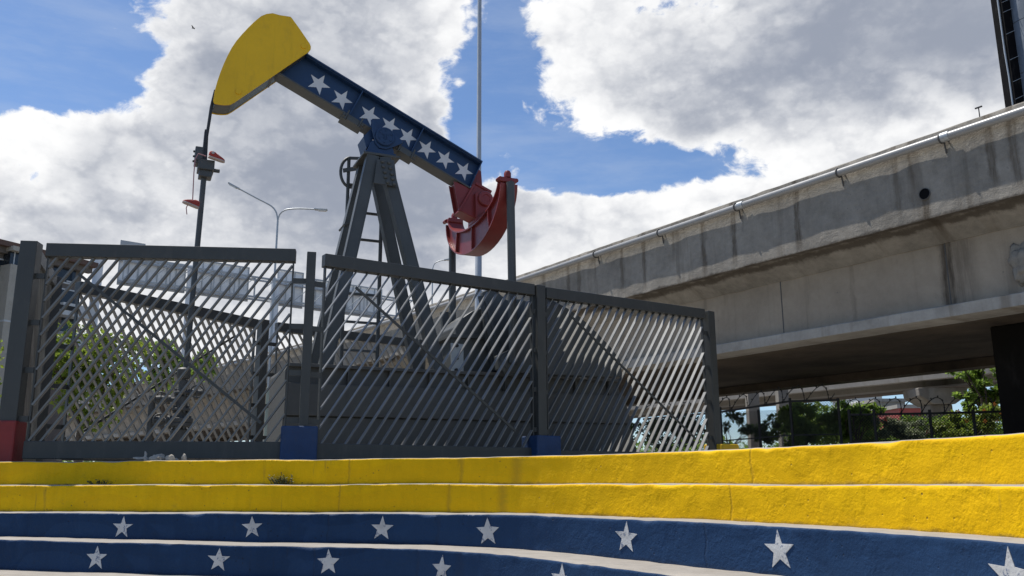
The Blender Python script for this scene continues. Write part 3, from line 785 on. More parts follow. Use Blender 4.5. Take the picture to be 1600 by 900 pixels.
for px, py in ((598,252),(608,254),(599,260),(610,263),(601,269),(612,272),(602,277),(613,280),(605,285.5),(615,288)):
    u, w = S(px, py, .55); mb = MB(); mb.lathe([(.042,0),(.042,.03),(.026,.042),(.0,.044)], PW(u, w, GV(w)+.026), 10, axis=nv); mb.build('bolt', 'steel_grey', gus, smooth=40)
# cross ties on the far side
mb = MB(); a = S(575,372,-.7); b = S(640,372,-.7)
# saddle bearing
pc = S(599,217,.3)
mb = MB()
sb = [S(*q, .3) for q in ((571,241),(613,245),(616,238),(614,232),(604,214),(590,214),(579,222),(575,232))]
mb.prism(sb, PWd, .30, .24); mb.prism(sb, PWd, -.24, -.30)
mb.box(PW(uc, wc+.085, 0), wd*.93, .74, .075, pv, nv, Zv)
sad = mb.build('saddle_bearing', 'beam_blue', pj, bevel=.01)
mb = MB()
lugs = [S(*q, .3) for q in ((579,187),(585,191),(590,202),(597,204),(606,204),(614,208),(619,214),(628,220),(628,225),(613,231),(603,234),(592,232),(586,225),(583,214),(580,200))]
mb.prism(lugs, PWd, .335, .301); mb.prism(lugs, PWd, -.30, -.33); mb.build('bearing_bracket', 'beam_blue', sad, bevel=.01)
mb = MB(); mb.lathe([(.205,0),(.205,.035),(.19,.05),(.165,.052),(.16,.045),(.0,.045)], PW(pc[0]+.02, pc[1]+.03, .336), 28, axis=nv); cap = mb.build('bearing_cap', 'beam_blue', sad, smooth=35)
mb = MB()
for a in range(6):
    an = a*math.pi/3 + .4; mb.cyl(PW(pc[0]+.02+.135*math.cos(an), pc[1]+.03+.135*math.sin(an), .375), PW(pc[0]+.02+.135*math.cos(an), pc[1]+.03+.135*math.sin(an), .398), .016, 8)
for x, y, w_, h_ in ((-.035,.0,.018,.10),(.0,-.01,.018,.12),(.035,.0,.018,.10),(-.06,.045,.03,.018),(.06,.045,.03,.018)):
    mb.box(PW(pc[0]+.02+x, pc[1]+.03+y, .386), w_, .016, h_, pv, nv, Zv)
mb.build('raised_emblem', 'beam_blue', sad)
# saddle side box to the left (seat of the far side)
mb = MB(); sl = [S(*q, -.05) for q in ((563,220),(582,200),(586,212),(570,236),(568,238))]
mb.prism(sl, PWd, .20, -.30); mb.build('saddle_cover', 'beam_blue', sad, bevel=.008)
# ladder with safety hoop
la, lb = S(545,247,-.85), S(597,300,-.85); ub = S(591,500,-.85)[0]
ul = (la[0] + S(536,500,-.85)[0]) / 2 ; ur = lb[0]
mb = MB(); mb.cyl(PW(ul, la[1]+.0, -.85), PW(ul, GZ, -.85), .038, 10); lad = mb.build('ladder', 'steel_grey', pj, smooth=40)
mb = MB(); mb.cyl(PW(ur, lb[1]+.15, -.85), PW(ur, GZ, -.85), .042, 10); mb.build('rail', 'steel_grey', lad, smooth=40)
wr = S(570,333,-.85)[1]; dw = wr - S(570,375,-.85)[1]
for i in range(-1, 10):
    w = wr - i*dw
    if w < GZ + .4: break
    mb = MB(); mb.bar(PW(ul, w, -.85), PW(ur, w, -.85), .05, .05); mb.build('rung', 'steel_grey', lad)
mb = MB(); hc = S(552,262,-.85)
mb.bar(PW(ul, la[1], -.85), PW(ul+.55, la[1]-.06, -.5), .04, .06); 
hp = []
for i in range(15):
    t = R(80 + i*200/14)
    hp.append(PW(ul + .05 + .36*math.cos(t)*.62, hc[1] - .12 + .34*math.sin(t), -.85 - .0))
mb.tube(hp, .034, 8)
mb.bar(PW(ul-.12, hc[1]-.10, -.85), PW(ul+.42, hc[1]-.02, -.55), .03, .09)
mb.build('hoop', 'steel_grey', lad, smooth=50)
pl = S(546,347,-.2); mb = MB(); mb.box(PW(pl[0]-.02, pl[1], -.5), .18, .5, .04, (pv*.8+Zv*.6), nv, (Zv*.8-pv*.6)); mb.build('step_plate', 'steel_grey', pj)
# equalizer (red), across the rear end of the beam
UE = 2.22; VE = 1.62; WE = EYE + 5.98
def EQ(v, w, u): return PW(UE + u, w, v)
def arcs(sag, vmax, n=24, z0=0.0, p=2.0):
    return [(vmax*math.sin(R(90)*(-1 + 2*i/n)), WE + z0 - sag*math.cos(R(90)*(-1+2*i/n))**1.0) for i in range(n+1)]
inner = arcs(.60, VE-.10, z0=.0); outer = arcs(1.02, VE, z0=-.10)
hw = .19
mb = MB()
for i in range(24):                      # web on the side seen and its twin behind
    a, b, c, d = inner[i], inner[i+1], outer[i+1], outer[i]
    for u0 in (-.125, ):
        mb.hexa([EQ(*a, u0), EQ(*b, u0), EQ(*b, u0+.024), EQ(*a, u0+.024), EQ(*d, u0), EQ(*c, u0), EQ(*c, u0+.024), EQ(*d, u0+.024)])
eq = mb.build('equalizer', 'red_oxide', pj)
def ribbon(line, t, w, name, par):
    mb = MB(); k = 0; n = len(line)
    for i, (v, z) in enumerate(line):
        a, b = line[max(i-1, 0)], line[min(i+1, n-1)]
        d = Vector((b[0]-a[0], b[1]-a[1])).normalized(); nn = Vector((-d.y, d.x))
        for uu, tt in ((-w, 0), (w, 0), (w, t), (-w, t)): mb.v.append(tuple(EQ(v + nn.x*tt, z + nn.y*tt, uu)))
    for i in range(n-1):
        for j in range(4):
            a = i*4+j; b = i*4+(j+1) % 4; mb.f.append((a, b, b+4, a+4)); mb.mi.append(0)
    mb.f.append((0,1,2,3)); mb.mi.append(0); mb.f.append(tuple((n-1)*4+j for j in range(4))); mb.mi.append(0)
    return mb.build(name, 'red_oxide', par, smooth=40)
ribbon(inner, .03, hw, 'inner_flange', eq); ribbon(outer, -.03, hw, 'outer_flange', eq)
for i in (7, 12, 17):
    a, b = inner[i], outer[i]; mb = MB()
    mb.hexa([EQ(a[0]-.015, a[1], -hw+.01), EQ(a[0]+.015, a[1], -hw+.01), EQ(a[0]+.015, a[1], -.1251), EQ(a[0]-.015, a[1], -.1251),
             EQ(b[0]-.015, b[1]+.0, -hw+.01), EQ(b[0]+.015, b[1], -hw+.01), EQ(b[0]+.015, b[1], -.1251), EQ(b[0]-.015, b[1], -.1251)])
    mb.build('rib', 'red_oxide', eq)
for s in (-1, 1):
    mb = MB(); mb.box(EQ(s*(VE-.08), WE-.01, 0), .36, .18, .10, pv, nv, Zv)
    for u in (-.2, .2): mb.cyl(EQ(s*VE-.16, WE+.0, u*.9), EQ(s*VE+.01, WE+.0, u*.9), .045, 12)
    mb.build('end_lug', 'red_oxide', eq, bevel=.012)
    mb = MB(); mb.lathe([(.075,0),(.075,.09),(.05,.14),(0,.15)], EQ(s*(VE-.05), WE+.05, .0), 14); mb.build('pin', 'red_oxide', eq, smooth=40)
# hanger bracket between beam end and equalizer
h1 = [S(*q, .17) for q in ((709,283),(741,296),(733,312),(718,332))]
mb = MB(); mb.prism(h1, PWd, .17, .145); mb.prism(h1, PWd, -.145, -.17)
h2 = [S(*q, 0) for q in ((709,284),(716,286),(722,326),(717,330))]; mb.prism(h2, PWd, .144, -.144)
h3 = [S(*q, -.05) for q in ((745,262),(752,268),(754,296),(735,290))]; mb.prism(h3, PWd, -.05, -.09)
hang = mb.build('equalizer_hanger', 'red_oxide', pj, bevel=.006)
bh = [S(*q, .2) for q in ((718,329),(741,287),(768,301),(764,309),(746,343))]
mb = MB(); mb.prism(bh, PWd, .2, -.2); mb.build('bearing_housing', 'red_oxide', hang, bevel=.015)
mb = MB(); q = S(732,309,.22); mb.bar(PW(*S(717,330,.22), .215), PW(*S(741,288,.22), .215), .05, .05); mb.bar(PW(*S(743,286,.22), .21), PW(*S(768,300,.22), .21), .05, .06)
mb.build('hinge_bar', 'red_oxide', hang, bevel=.01)
mb = MB(); q = S(757,312,.26); mb.lathe([(.17,0),(.17,.05),(.15,.07),(.09,.07),(.08,.055),(0,.055)], PW(q[0], q[1], .30), 24, axis=nv)
ck = [S(*z, .3) for z in ((743,302),(749,298),(763,299),(765,308),(762,326),(744,338))]
mb.prism(ck, PWd, .299, .22); mb.build('bearing_cheek', 'red_oxide', hang, smooth=35)
mb = MB(); q = S(745,318,0); mb.box(PW(UE-.02, WE-.30, 0), .30, .46, .55, pv, nv, Zv); mb.box(PW(UE, WE-.50, 0), .36, .34, .06, pv, nv, Zv); mb.build('support_post', 'red_oxide', hang, bevel=.01)
# pitman arms
CP = S(800,568,VE+.02)
for s in (1, -1):
    mb = MB(); a = PW(UE, WE - .10, s*(VE+.09)); b = PW(CP[0], CP[1], s*(VE+.09))
    mb.cyl(a, b, .085, 14); mb.cyl(PW(UE, WE-.12, s*(VE-.02)), PW(UE, WE-.12, s*(VE+.14)), .05, 10)
    mb.build('pitman_arm', 'steel_grey', pj, smooth=40)
# cranks with counterweights
hood = [S(*q, 1.45) for q in ((745,470),(752,456),(775,456),(790,466),(812,464),(838,462),(862,470),(884,482),(906,497),(930,520),(952,543),(966,562),(971,590),(940,590),(900,588),(850,586),(800,583),(765,580),(748,540))]
hood = [S(*q, 1.45) for q in ((826,470),(838,462),(862,470),(884,482),(906,497),(930,520),(952,543),(966,562),(971,590),(940,590),(900,588),(850,586),(800,583),(778,578),(776,556),(800,545))]
for s in (1, -1):
    mb = MB(); v0, v1 = (1.30, 1.52) if s > 0 else (-1.30, -1.52)
    mb.prism(hood, PWd, v0, v1); cw = mb.build('crank_counterweight', 'steel_grey', pj, bevel=.02)
    mb = MB(); mb.lathe([(.24,0),(.24,.06),(.17,.09),(.17,.12),(.07,.13),(0,.13)], PW(CP[0]+.02, CP[1], v1), 24, axis=nv*s); mb.build('crank_pin', 'steel_grey', cw, smooth=35)
    for k_ in range(8):
        an = k_*math.pi/4; mb = MB(); mb.cyl(PW(CP[0]+.02+.205*math.cos(an), CP[1]+.205*math.sin(an), v1), PW(CP[0]+.02+.205*math.cos(an), CP[1]+.205*math.sin(an), v1+s*.085), .022, 8); mb.build('bolt', 'steel_grey', cw)
# second counterweight plate standing up behind the pitman
up_ = [S(*q, .55) for q in ((752,457),(757,455),(775,455),(781,462),(790,470),(812,468),(826,474),(828,580),(770,580),(755,520))]
mb = MB(); mb.prism(up_, PWd, .48, .62); mb.build('guard_plate', 'steel_grey', pj, bevel=.015)
# gear reducer
gb0 = [S(*q, .45) for q in ((706,590),(705,524),(712,522),(712,510),(722,497),(738,486),(750,482),(768,480),(790,490),(800,520),(800,592))]
mb = MB(); mb.prism(gb0, PWd, .45, -.55); gbx = mb.build('gearbox', 'steel_grey', pj, bevel=.02)
gl = [S(*q, .45) for q in ((700,522),(700,528),(806,532),(806,526))]
mb = MB(); mb.prism(gl, PWd, .52, -.62); mb.build('gearbox_flange', 'steel_grey', gbx, bevel=.006)
gl2 = [S(*q, .46) for q in ((704,536),(724,538),(724,586),(705,584))]
mb = MB(); mb.prism(gl2, PWd, .451, .48); mb.build('inspection_cover', 'galvanised', gbx, bevel=.006)
for px, py in ((714,540),(714,560),(713,578)):
    q = S(px, py, .5); mb = MB(); mb.cyl(PW(*q, .481), PW(*q, .52), .035, 10); mb.build('bolt', 'iron_dark', gbx)
mb = MB(); mb.bar(PW(*S(752,462,.8), .75), PW(*S(792,640,.8), .95), .10, .06, nv); mb.bar(PW(*S(757,462,.8), .75), PW(*S(797,640,.8), .95), .05, .12, nv); mb.build('strut', 'steel_grey', pj)
mb = MB(); mb.bar(PW(*S(694,488,-.6), -.6), PW(*S(702,590,-.6), -.6), .16, .12, nv); mb.bar(PW(*S(703,486,-.6), -.58), PW(*S(712,590,-.6), -.58), .05, .2, nv); mb.build('brake_column', 'steel_grey', pj)
# base: long box with ledges
sk = [S(447,580,1.0), S(452,572,1.0), S(460,569,1.0), S(968,618,1.0), S(986,660,1.0), S(1003,697,1.0)]
ztop = sk[2][1]; uL = sk[0][0]; uR1 = sk[3][0]; uR2 = sk[5][0]
z1 = S(500,600,1.0)[1]; z2 = S(500,650,1.0)[1]
prof = [(uL, GZ), (uL, ztop-.10), (uL+.03, ztop-.03), (uL+.10, ztop), (uR1, ztop), (uR2, GZ)]
mb = MB(); mb.prism(prof, PWd, .90, -.90); base_ = mb.build('base_skid', 'skid_grey', pj, bevel=.01)
mb = MB(); mb.prism([(uL+.05, ztop-.04), (uR1+.02, ztop-.04), (uR1+.02, ztop+.02), (uL+.05, ztop+.02)], PWd, 1.03, .80); mb.build('top_flange', 'skid_grey', base_, bevel=.006)
for k_ in range(9):
    u = uL + .35 + k_*(uR1-uL-.6)/8; mb = MB(); mb.box(PW(u, (ztop-.04+z1)/2, .955), .025, .11, ztop-.05-z1, pv, nv, Zv); mb.build('stiffener', 'skid_grey', base_)
fr2 = lambda z: uR1 + (uR2-uR1)*(ztop - z)/(ztop-GZ)
mb = MB(); mb.prism([(uL-.0, z2), (fr2(z2), z2), (fr2(z1), z1), (uL-.0, z1)], PWd, 1.02, .88); mb.build('side_plate', 'skid_grey', base_, bevel=.008)
mb = MB(); mb.prism([(uL+.02, GZ), (fr2(GZ), GZ), (fr2(z2)-.02, z2-.02), (uL+.02, z2-.02)], PWd, .96, .88); mb.build('toe_plate', 'skid_grey', base_, bevel=.008)
# small pipework lying on the base
mb = MB(); mb.bar(PW(*S(880,592,.9), .9), PW(*S(912,581,.9), .9), .16, .10); mb.box(PW(*S(908,586,.95), .95), .16, .2, .16, pv, nv, Zv)
mb.build('belt_guard', 'galvanised', pj, bevel=.01)

# ================================================================== wellhead
wb = PW(*S(286,600,0)); wx, wy = wb.x, wb.y
well = thing('wellhead', 'dark grey wellhead with side valves under the polished rod', 'wellhead', (wx, wy, GZ))
def zy(py): return at(286, py, wy).z
mb = MB(); mb.lathe([(.15, zy(706)-GZ), (.15, zy(672)-GZ), (.105, zy(668)-GZ), (.105, zy(620)-GZ), (.085, zy(618)-GZ), (.08, zy(594)-GZ), (.05, zy(593)-GZ)], (wx, wy, GZ), 20)
mb.lathe([(.17, -.1), (.17, zy(706)-GZ)], (wx, wy, GZ), 20)
wbody = mb.build('casing', 'skid_grey', well, smooth=35)
def flange(py, r, h):
    z = zy(py); m_ = MB(); m_.lathe([(r, -h/2), (r, h/2)], (wx, wy, z), 24); o = m_.build('flange', 'skid_grey', well, smooth=35, bevel=.01)
    for k_ in range(8):
        an = k_*math.pi/4; q = MB(); q.cyl((wx+r*.82*math.cos(an), wy+r*.82*math.sin(an), z-h/2-.04), (wx+r*.82*math.cos(an), wy+r*.82*math.sin(an), z+h/2+.04), .022, 8); q.build('bolt', 'skid_grey', o)
flange(657, .22, .08); flange(664, .22, .07); flange(640, .16, .05); flange(614, .15, .05)
mb = MB(); mb.lathe([(.10, 0), (.12, .03), (.12, .17), (.09, .2), (.05, .21)], (wx, wy, zy(592)), 16); mb.build('stuffing_box', 'skid_grey', well, smooth=35)
Xp = pv
def valve(z, s, L, r=.06):
    a = Vector((wx, wy, z)); mb = MB(); mb.cyl(a, a + Xp*s*L, r, 12); o = mb.build('side_pipe', 'skid_grey', well, smooth=40)
    mb = MB(); mb.lathe([(r*1.9, 0), (r*1.9, .04)], a + Xp*s*L*.45, 14, axis=Xp); mb.lathe([(r*1.9, 0), (r*1.9, .04)], a + Xp*s*L*.95, 14, axis=Xp)
    mb.lathe([(r*1.5, -.08), (r*1.7, 0), (r*1.5, .08)], a + Xp*s*L*.7, 12, axis=Xp); mb.cyl(a + Xp*s*L*.7, a + Xp*s*L*.7 + nv*.22, .025, 8); mb.build('valve', 'skid_grey', o, smooth=40)
    mb = MB(); c_ = a + Xp*s*L*.7 + nv*.22
    ringp = [c_ + Xp*.11*math.cos(t*math.pi/8) + Zv*.11*math.sin(t*math.pi/8) for t in range(17)]
    mb.tube(ringp, .014, 6, cap=False); mb.bar(c_ - Xp*.1, c_ + Xp*.1, .02, .02); mb.bar(c_ - Zv*.1, c_ + Zv*.1, .02, .02, Xp); mb.build('hand_wheel', 'skid_grey', o)
valve(zy(625), -1, .52, .042); valve(zy(613), 1, .34, .036); valve(zy(658), -1, .5, .05)
a = Vector((wx, wy, 0)) - Xp*.5
mb = MB(); mb.cyl((a.x, a.y, zy(620)), (a.x, a.y, GZ), .06, 10); mb.build('downpipe', 'skid_grey', well, smooth=40)

# ================================================================== sneakers hung from the rod clamp
def sneaker(px, py, depth_off, yaw, tilt, label, flip=1):
    q = onp(px, py, P0 + nv*depth_off, nv)
    t = thing('sneaker', label, 'sneaker', tuple(q), yaw, 'sneakers hung from the pumpjack rod')
    M = Matrix.Translation(q) @ Matrix.Rotation(yaw, 4, 'Z') @ Matrix.Rotation(tilt, 4, 'Y')
    secs = [(-.145,.030,.02,.095),(-.13,.042,.0,.115),(-.09,.046,.0,.12),(-.045,.046,.0,.115),(-.01,.046,.0,.095),(.04,.048,.0,.075),(.085,.05,.0,.06),(.125,.042,.0,.045),(.148,.02,.005,.03)]
    def loft(secs, name, mat, par, sm=True):
        mb = MB(); n = 12
        for x, hw_, z0, z1 in secs:
            for j in range(n):
                an = 2*math.pi*j/n; yy = hw_*math.copysign(abs(math.cos(an))**.7, math.cos(an)); zz = (z0+z1)/2 + (z1-z0)/2*math.copysign(abs(math.sin(an))**.7, math.sin(an))
                mb.v.append(tuple(M @ Vector((x*1.05, yy*1.15, (zz - .05)*1.1))))
        for i in range(len(secs)-1):
            for j in range(n):
                a_ = i*n+j; b_ = i*n+(j+1) % n; mb.f.append((a_, b_, b_+n, a_+n)); mb.mi.append(0)
        mb.f.append(tuple(range(n))); mb.f.append(tuple((len(secs)-1)*n+j for j in range(n))); mb.mi += [0, 0]
        return mb.build(name, mat, par, smooth=60)
    loft(secs, 'upper', 'sneaker_red', t)
    loft([(x*1.03, w_*1.12, -.018, .016) for x, w_, a_, b_ in secs], 'sole', 'sneaker_sole', t)
    mb = MB()
    for i in range(4):
        x = .0 + i*.025; z = .098 - i*.011
        mb.tube([M @ Vector((x*1.05, -.05, (z-.065)*1.1)), M @ Vector((x*1.05+.01, 0, (z-.045)*1.1)), M @ Vector((x*1.05+.02, .05, (z-.065)*1.1))], .006, 5)
    mb.build('lacing', 'sneaker_sole', t)
    mb = MB(); mb.lathe([(.028, 0), (.03, .006), (.0, .007)], M @ Vector((-.10, -.055, .03)), 12, axis=(M.to_3x3() @ Vector((-.2, -1, .3)))); mb.build('ankle_patch', 'sneaker_sole', t)
sneaker(339, 245, .25, PA + .2, R(8), 'red sneaker caught beside the rod clamp, the upper one of the pair')
sneaker(299, 316, .3, PA + math.pi + .4, R(-10), 'faded red sneaker dangling low on its lace left of the rod')
mb = MB()
l0, l1, l2 = S(307,250,.3), S(303,262,.3), S(301,312,.3)
mb.tube([PW(*S(322,244,.3), .3), PW(*S(310,240,.3), .3), PW(*S(305,248,.3), .3), PW(*S(303,270,.3), .3), PW(*l2, .3)], .011, 6)
mb.tube([PW(*S(294,318,.3), .3), PW(*S(291,325,.3), .3), PW(*S(292,335,.3), .3)], .009, 6)
mb.build('shoelace', 'lace_pink', None, label='long pinkish shoelace joining the two hanging sneakers', cat='shoelace')

# ================================================================== overpass
r0 = ray(1600, 160); Q0 = at(1600, 157, 17.5)
bd = Vector((-929/FPX, 1, 0)); 
vp = ray(-129, 751); bd = Vector((vp.x, vp.y, 0)).normalized()
bm_ = Vector((-bd.y, bd.x, 0)); 
if bm_.y > 0: bm_ = -bm_
bm_ = Vector((bm_.x, bm_.y, 0))
ANG = math.atan2(bd.y, bd.x)
ov = thing('overpass', 'weathered grey concrete overpass with stained parapet and white pipe', 'overpass', (Q0.x, Q0.y, GZ), ANG)
def O(t, o, z):
    # straight near the plaza, then swinging left
    k = max(0.0, t - 20.0); n_ = (bm_ - bd*(.0044*k)).normalized()
    return Vector((Q0.x, Q0.y, 0)) + bd*t + bm_*(.0022*k*k) + n_*o + Zv*z
def oz(px, py, o): return onp(px, py, Vector((Q0.x, Q0.y, 0)) + bm_*o, bm_).z
zT = Q0.z; zPb = oz(1600, 303, 0)
REC = 1.0
zS = oz(1600, 352, -REC) ; zG = oz(1600, 455, -REC+.35); zB = oz(1600, 476, -REC+.35)
print('bridge z', zT-GZ, zPb-GZ, zS-GZ, zG-GZ, zB-GZ)
T0, T1 = -20.0, 115.0
def t_of(px, py, o=.0):
    q = onp(px, py, Vector((Q0.x, Q0.y, 0)) + bm_*o, bm_); return (q - Vector((Q0.x, Q0.y, q.z))).dot(bd)
zr_ = lambda z: z - GZ
drips = []
for px, w_, f_, st_ in ((1575,.16,.10,.75),(1541,.15,.15,.8),(1420,.10,.35,.5),(1396,.12,.15,.6),(1262,.06,.6,.4),(1243,.13,.05,.85),(1160,.07,.5,.5),(1145,.13,.08,.85),(1098,.16,.05,.8),
                        (1052,.12,.4,.5),(1006,.13,.1,.7),(972,.14,.15,.7),(930,.10,.4,.5),(905,.16,.2,.6),(888,.14,.1,.7),(850,.2,.1,.6),(700,.3,.1,.6),(640,.4,.2,.6)):
    t_ = t_of(px, 160 + (1600 - px)*.42); drips.append((t_, w_, zr_(zPb + (zT-zPb)*f_), zr_(zT), st_))
th = t_of(1445, 303); zh = oz(1445, 303, 0)
rnd_ = random.Random(4)
concrete('parapet_concrete', (.262, .238, .202), .38, (.085, .066, .046), bstr=.85, dist=.035, mottle=.42, lip=zr_(zPb) - .03,
         stains=drips + [(th, .17, zr_(zPb - .3), zr_(zh - .08), .95)])
concrete('girder_concrete', (.34, .285, .22), .30, (.075, .058, .042), bstr=.5, dist=.02, mottle=.22, bands=.4,
         stains=[(t_of(1479, 410, -REC), .26, zr_(zB), zr_(zT), .95), (t_of(1500, 410, -REC), .5, zr_(zB), zr_(zS), .45), (t_of(1330, 430, -REC), .10, zr_(zB), zr_(zS), .3)])
def sweep(name, prof, mat, par, dt=.5, wob=.0, t0=T0, t1=T1, label=None, smooth=False, freq=1.0):
    """closed (o, z) outline swept along the bridge; wob roughens it"""
    mb = MB(); n = len(prof); ts = []
    t = t0
    while t < t1: ts.append(t); t += dt if t < 30 else dt*4
    ts.append(t1)
    for i, t in enumerate(ts):
        for j, (o, z) in enumerate(prof):
            a = wob * mnoise.noise((t*freq, j*3.7, 1.3)); b = wob * mnoise.noise((t*freq, j*3.7, 8.1)) + wob*.6*mnoise.noise((t*.25, j*1.1, 4))
            mb.v.append(tuple(O(t, o + a, z + b)))
    for i in range(len(ts)-1):
        for j in range(n):
            a = i*n+j; b = i*n+(j+1) % n; mb.f.append((a, b, b+n, a+n)); mb.mi.append(0)
    mb.f.append(tuple(range(n))); mb.f.append(tuple((len(ts)-1)*n+j for j in range(n))); mb.mi += [0, 0]
    return mb.build(name, mat, par, smooth=smooth, label=label)
WB = 9.6
hP = zT - zPb
prof = [(0, zPb)] + [(-.0015*k, zPb + hP*k/9) for k in range(1, 9)] + [(-.03, zT-.03), (-.06, zT), (-.30, zT), (-.34, zT-.05), (-.36, zT-1.0), (-REC-.1, zT-1.02), (-REC-.1, zS+.02), (-REC+.02, zS-.0), (-.30, zPb+.02), (-.12, zPb-.0)]
par_ = sweep('parapet', prof, 'parapet_concrete', ov, dt=.12, wob=.021, smooth=30, freq=1.6)
sweep('girder', [(-REC, zG-.02), (-REC, zS+.03), (-REC-.6, zS+.03), (-REC-.6, zG-.02)], 'girder_concrete', ov, wob=.0)
sweep('bottom_flange', [(-REC+.35, zB), (-REC+.35, zG-.03), (-REC+.30, zG), (-REC-.0, zG+.05), (-REC-.65, zG+.05), (-REC-.65, zB)], 'ledge_concrete', ov, dt=.2, wob=.010, smooth=25)
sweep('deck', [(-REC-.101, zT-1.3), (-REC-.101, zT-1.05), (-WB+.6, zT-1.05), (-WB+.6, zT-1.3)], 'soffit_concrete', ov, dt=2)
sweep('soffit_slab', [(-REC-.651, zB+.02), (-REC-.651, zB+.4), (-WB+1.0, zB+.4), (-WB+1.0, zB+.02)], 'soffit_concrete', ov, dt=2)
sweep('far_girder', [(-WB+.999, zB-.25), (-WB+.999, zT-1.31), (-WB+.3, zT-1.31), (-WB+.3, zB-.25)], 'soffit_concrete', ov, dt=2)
sweep('far_parapet', [(-WB+.599, zT-1.3), (-WB+.599, zT), (-WB+.2, zT), (-WB+.2, zT-1.3)], 'parapet_concrete', ov, dt=2)
# pipe along the parapet with its clamps
zp = oz(1600, 173, .16)
po, pr = .16, .10
mb = MB(); pp = []
t = T0
while t < T1 - 1:
    pp.append(O(t, po + .008*mnoise.noise((t*.3, 0, 0)), zp + .03*mnoise.noise((t*.15, 3, 0)))); t += 1.2
mb.tube(pp, pr, 14); pipe = mb.build('drain_pipe', 'pipe_white', ov, smooth=60, label='white pipe along the parapet')
for px, py in ((1470,216),(1310,272),(1150,322),(1030,358),(930,386)):
    t = t_of(px, py, po); mb = MB()
    ringp = [O(t, po + (pr+.012)*math.cos(a_), zp + (pr+.012)*math.sin(a_)) for a_ in [R(100 - i*22) for i in range(14)]]
    ringp = [O(t, .0, zp + pr + .03)] + ringp + [O(t, -.01, zp - pr - .22)]
    mb.tube(ringp, .022, 6); mb.build('clamp', 'clamp_dark', pipe)
for px, py in ((1477,213),(1158,320),(760,455)):
    t = t_of(px, py, po); mb = MB(); mb.cyl(O(t-.1, po, zp+.01), O(t+.1, po, zp+.01), pr+.014, 16); mb.build('coupling', 'galvanised', pipe, smooth=40)
# weep hole, with its stain below
mb = MB(); n = 20; rr = .13
ring = lambda r_, o_: [O(th + r_*math.cos(2*math.pi*j/n), o_, zh + r_*math.sin(2*math.pi*j/n)) for j in range(n)]
k = 0
for r_, o_ in ((rr+.012, -.03), (rr+.012, .02), (rr, .022), (rr-.004, -.02)): mb.v += [tuple(q) for q in ring(r_, o_)]
for i in range(3):
    for j in range(n):
        a_ = i*n+j; b_ = i*n+(j+1) % n; mb.f.append((a_, b_, b_+n, a_+n)); mb.mi.append(0)
hole = mb.build('weep_hole', 'clamp_dark', par_, smooth=40)
mb = MB(); mb.v = [tuple(q) for q in ring(rr, .012)]; mb.f = [tuple(range(n))]; mb.mi = [0]
mb.build('hole_shade', 'banner_black', par_)  # flat black disc painted as the shade inside the hole
# broken lump of concrete on the girder, right edge
tl_ = t_of(1597, 410, -REC+.1); zl_ = oz(1597, 412, -REC+.1)
import bmesh
bmm = bmesh.new(); bmesh.ops.create_icosphere(bmm, subdivisions=4, radius=1.0)
Mi = INV['overpass']
for v_ in bmm.verts:
    p_ = v_.co.copy(); f_ = 1 + .35*mnoise.noise(p_*1.7) + .18*mnoise.noise(p_*4) + .07*mnoise.noise(p_*9)
    ridge = 1 - .22*max(0, 1-abs(p_.z*1.0+.1)*7)
    v_.co = Mi @ O(tl_ + p_.x*.34*f_*ridge, -REC + .02 + p_.y*.16*f_*ridge, zl_ + p_.z*.48*f_)
me = bpy.data.meshes.new('concrete_lump'); bmm.to_mesh(me); bmm.free(); me.materials.append(MATS['parapet_concrete'])
me.polygons.foreach_set('use_smooth', [True]*len(me.polygons))
o = bpy.data.objects.new('concrete_lump', me); col.objects.link(o); o.parent = ov
# stained joint in the girder
for px in (1479, 1217):
    t = t_of(px, 410, -REC); mb = MB(); mb.box(O(t, -REC+.002, (zG+zS)/2+.02), .028, .012, zS-zG-.03, bd, bm_, Zv); mb.build('joint', 'clamp_dark', ov)
# piers
def pier(t, o, w, d, mat, zt=None):
    mb = MB(); c_ = O(t, o, 0); z1_ = zt or zB + .02
    mb.box((c_.x, c_.y, (GZ + z1_)/2), w, d, z1_ - GZ, bd, bm_, Zv); mb.build('pier', mat, ov, bevel=.04)
for px, py, o_, mt in ((1668, 600, -4.2, 'pier_shade'),):  # this pier's shade is painted into its material
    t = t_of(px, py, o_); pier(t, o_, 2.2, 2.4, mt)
for t in (26, 52, 78, 104): pier(t, -4.5, 1.6, 2.4, 'pier_concrete')
# things standing on the overpass
def on_bridge_top(px): 
    return t_of(px, 160 + (1600-px)*.34, -.2)
mb = MB(); q = O(t_of(1531, 184, -.2), -.2, zT); mb.cyl(q, q + Zv*.30, .012, 6); mb.bar(q + Zv*.29 - bd*.08, q + Zv*.29 + bd*.08, .03, .03); 
mb.build('vent_pipe', 'iron_dark', None, label='small dark T-shaped vent pipe on top of the overpass parapet', cat='pipe')

# second carriageway behind
q2 = at(1480, 600, 41)
ov2 = thing('far_overpass', 'second concrete overpass seen low beneath the near one', 'overpass', (q2.x, q2.y, GZ), ANG)
def O2(t, o, z): return Vector((q2.x, q2.y, 0)) + bd*t + bm_*o + Zv*z
z2b = at(1480, 590, 41).z; z2t = z2b + 1.0
def sweep2(name, o0, o1, za, zb, mat, t0=-22, t1=70):
    mb = MB(); mb.hexa([O2(t0,o0,za), O2(t1,o0,za), O2(t1,o1,za), O2(t0,o1,za), O2(t0,o0,zb), O2(t1,o0,zb), O2(t1,o1,zb), O2(t0,o1,zb)]); return mb.build(name, mat, ov2)
sweep2('edge_beam', 0, -.5, z2b, z2t, 'far_concrete'); sweep2('deck', -.501, -9, z2b+.3, z2t-.1, 'soffit_concrete'); sweep2('girder', -2.0, -3.0, z2b-.12, z2b+.299, 'far_concrete')
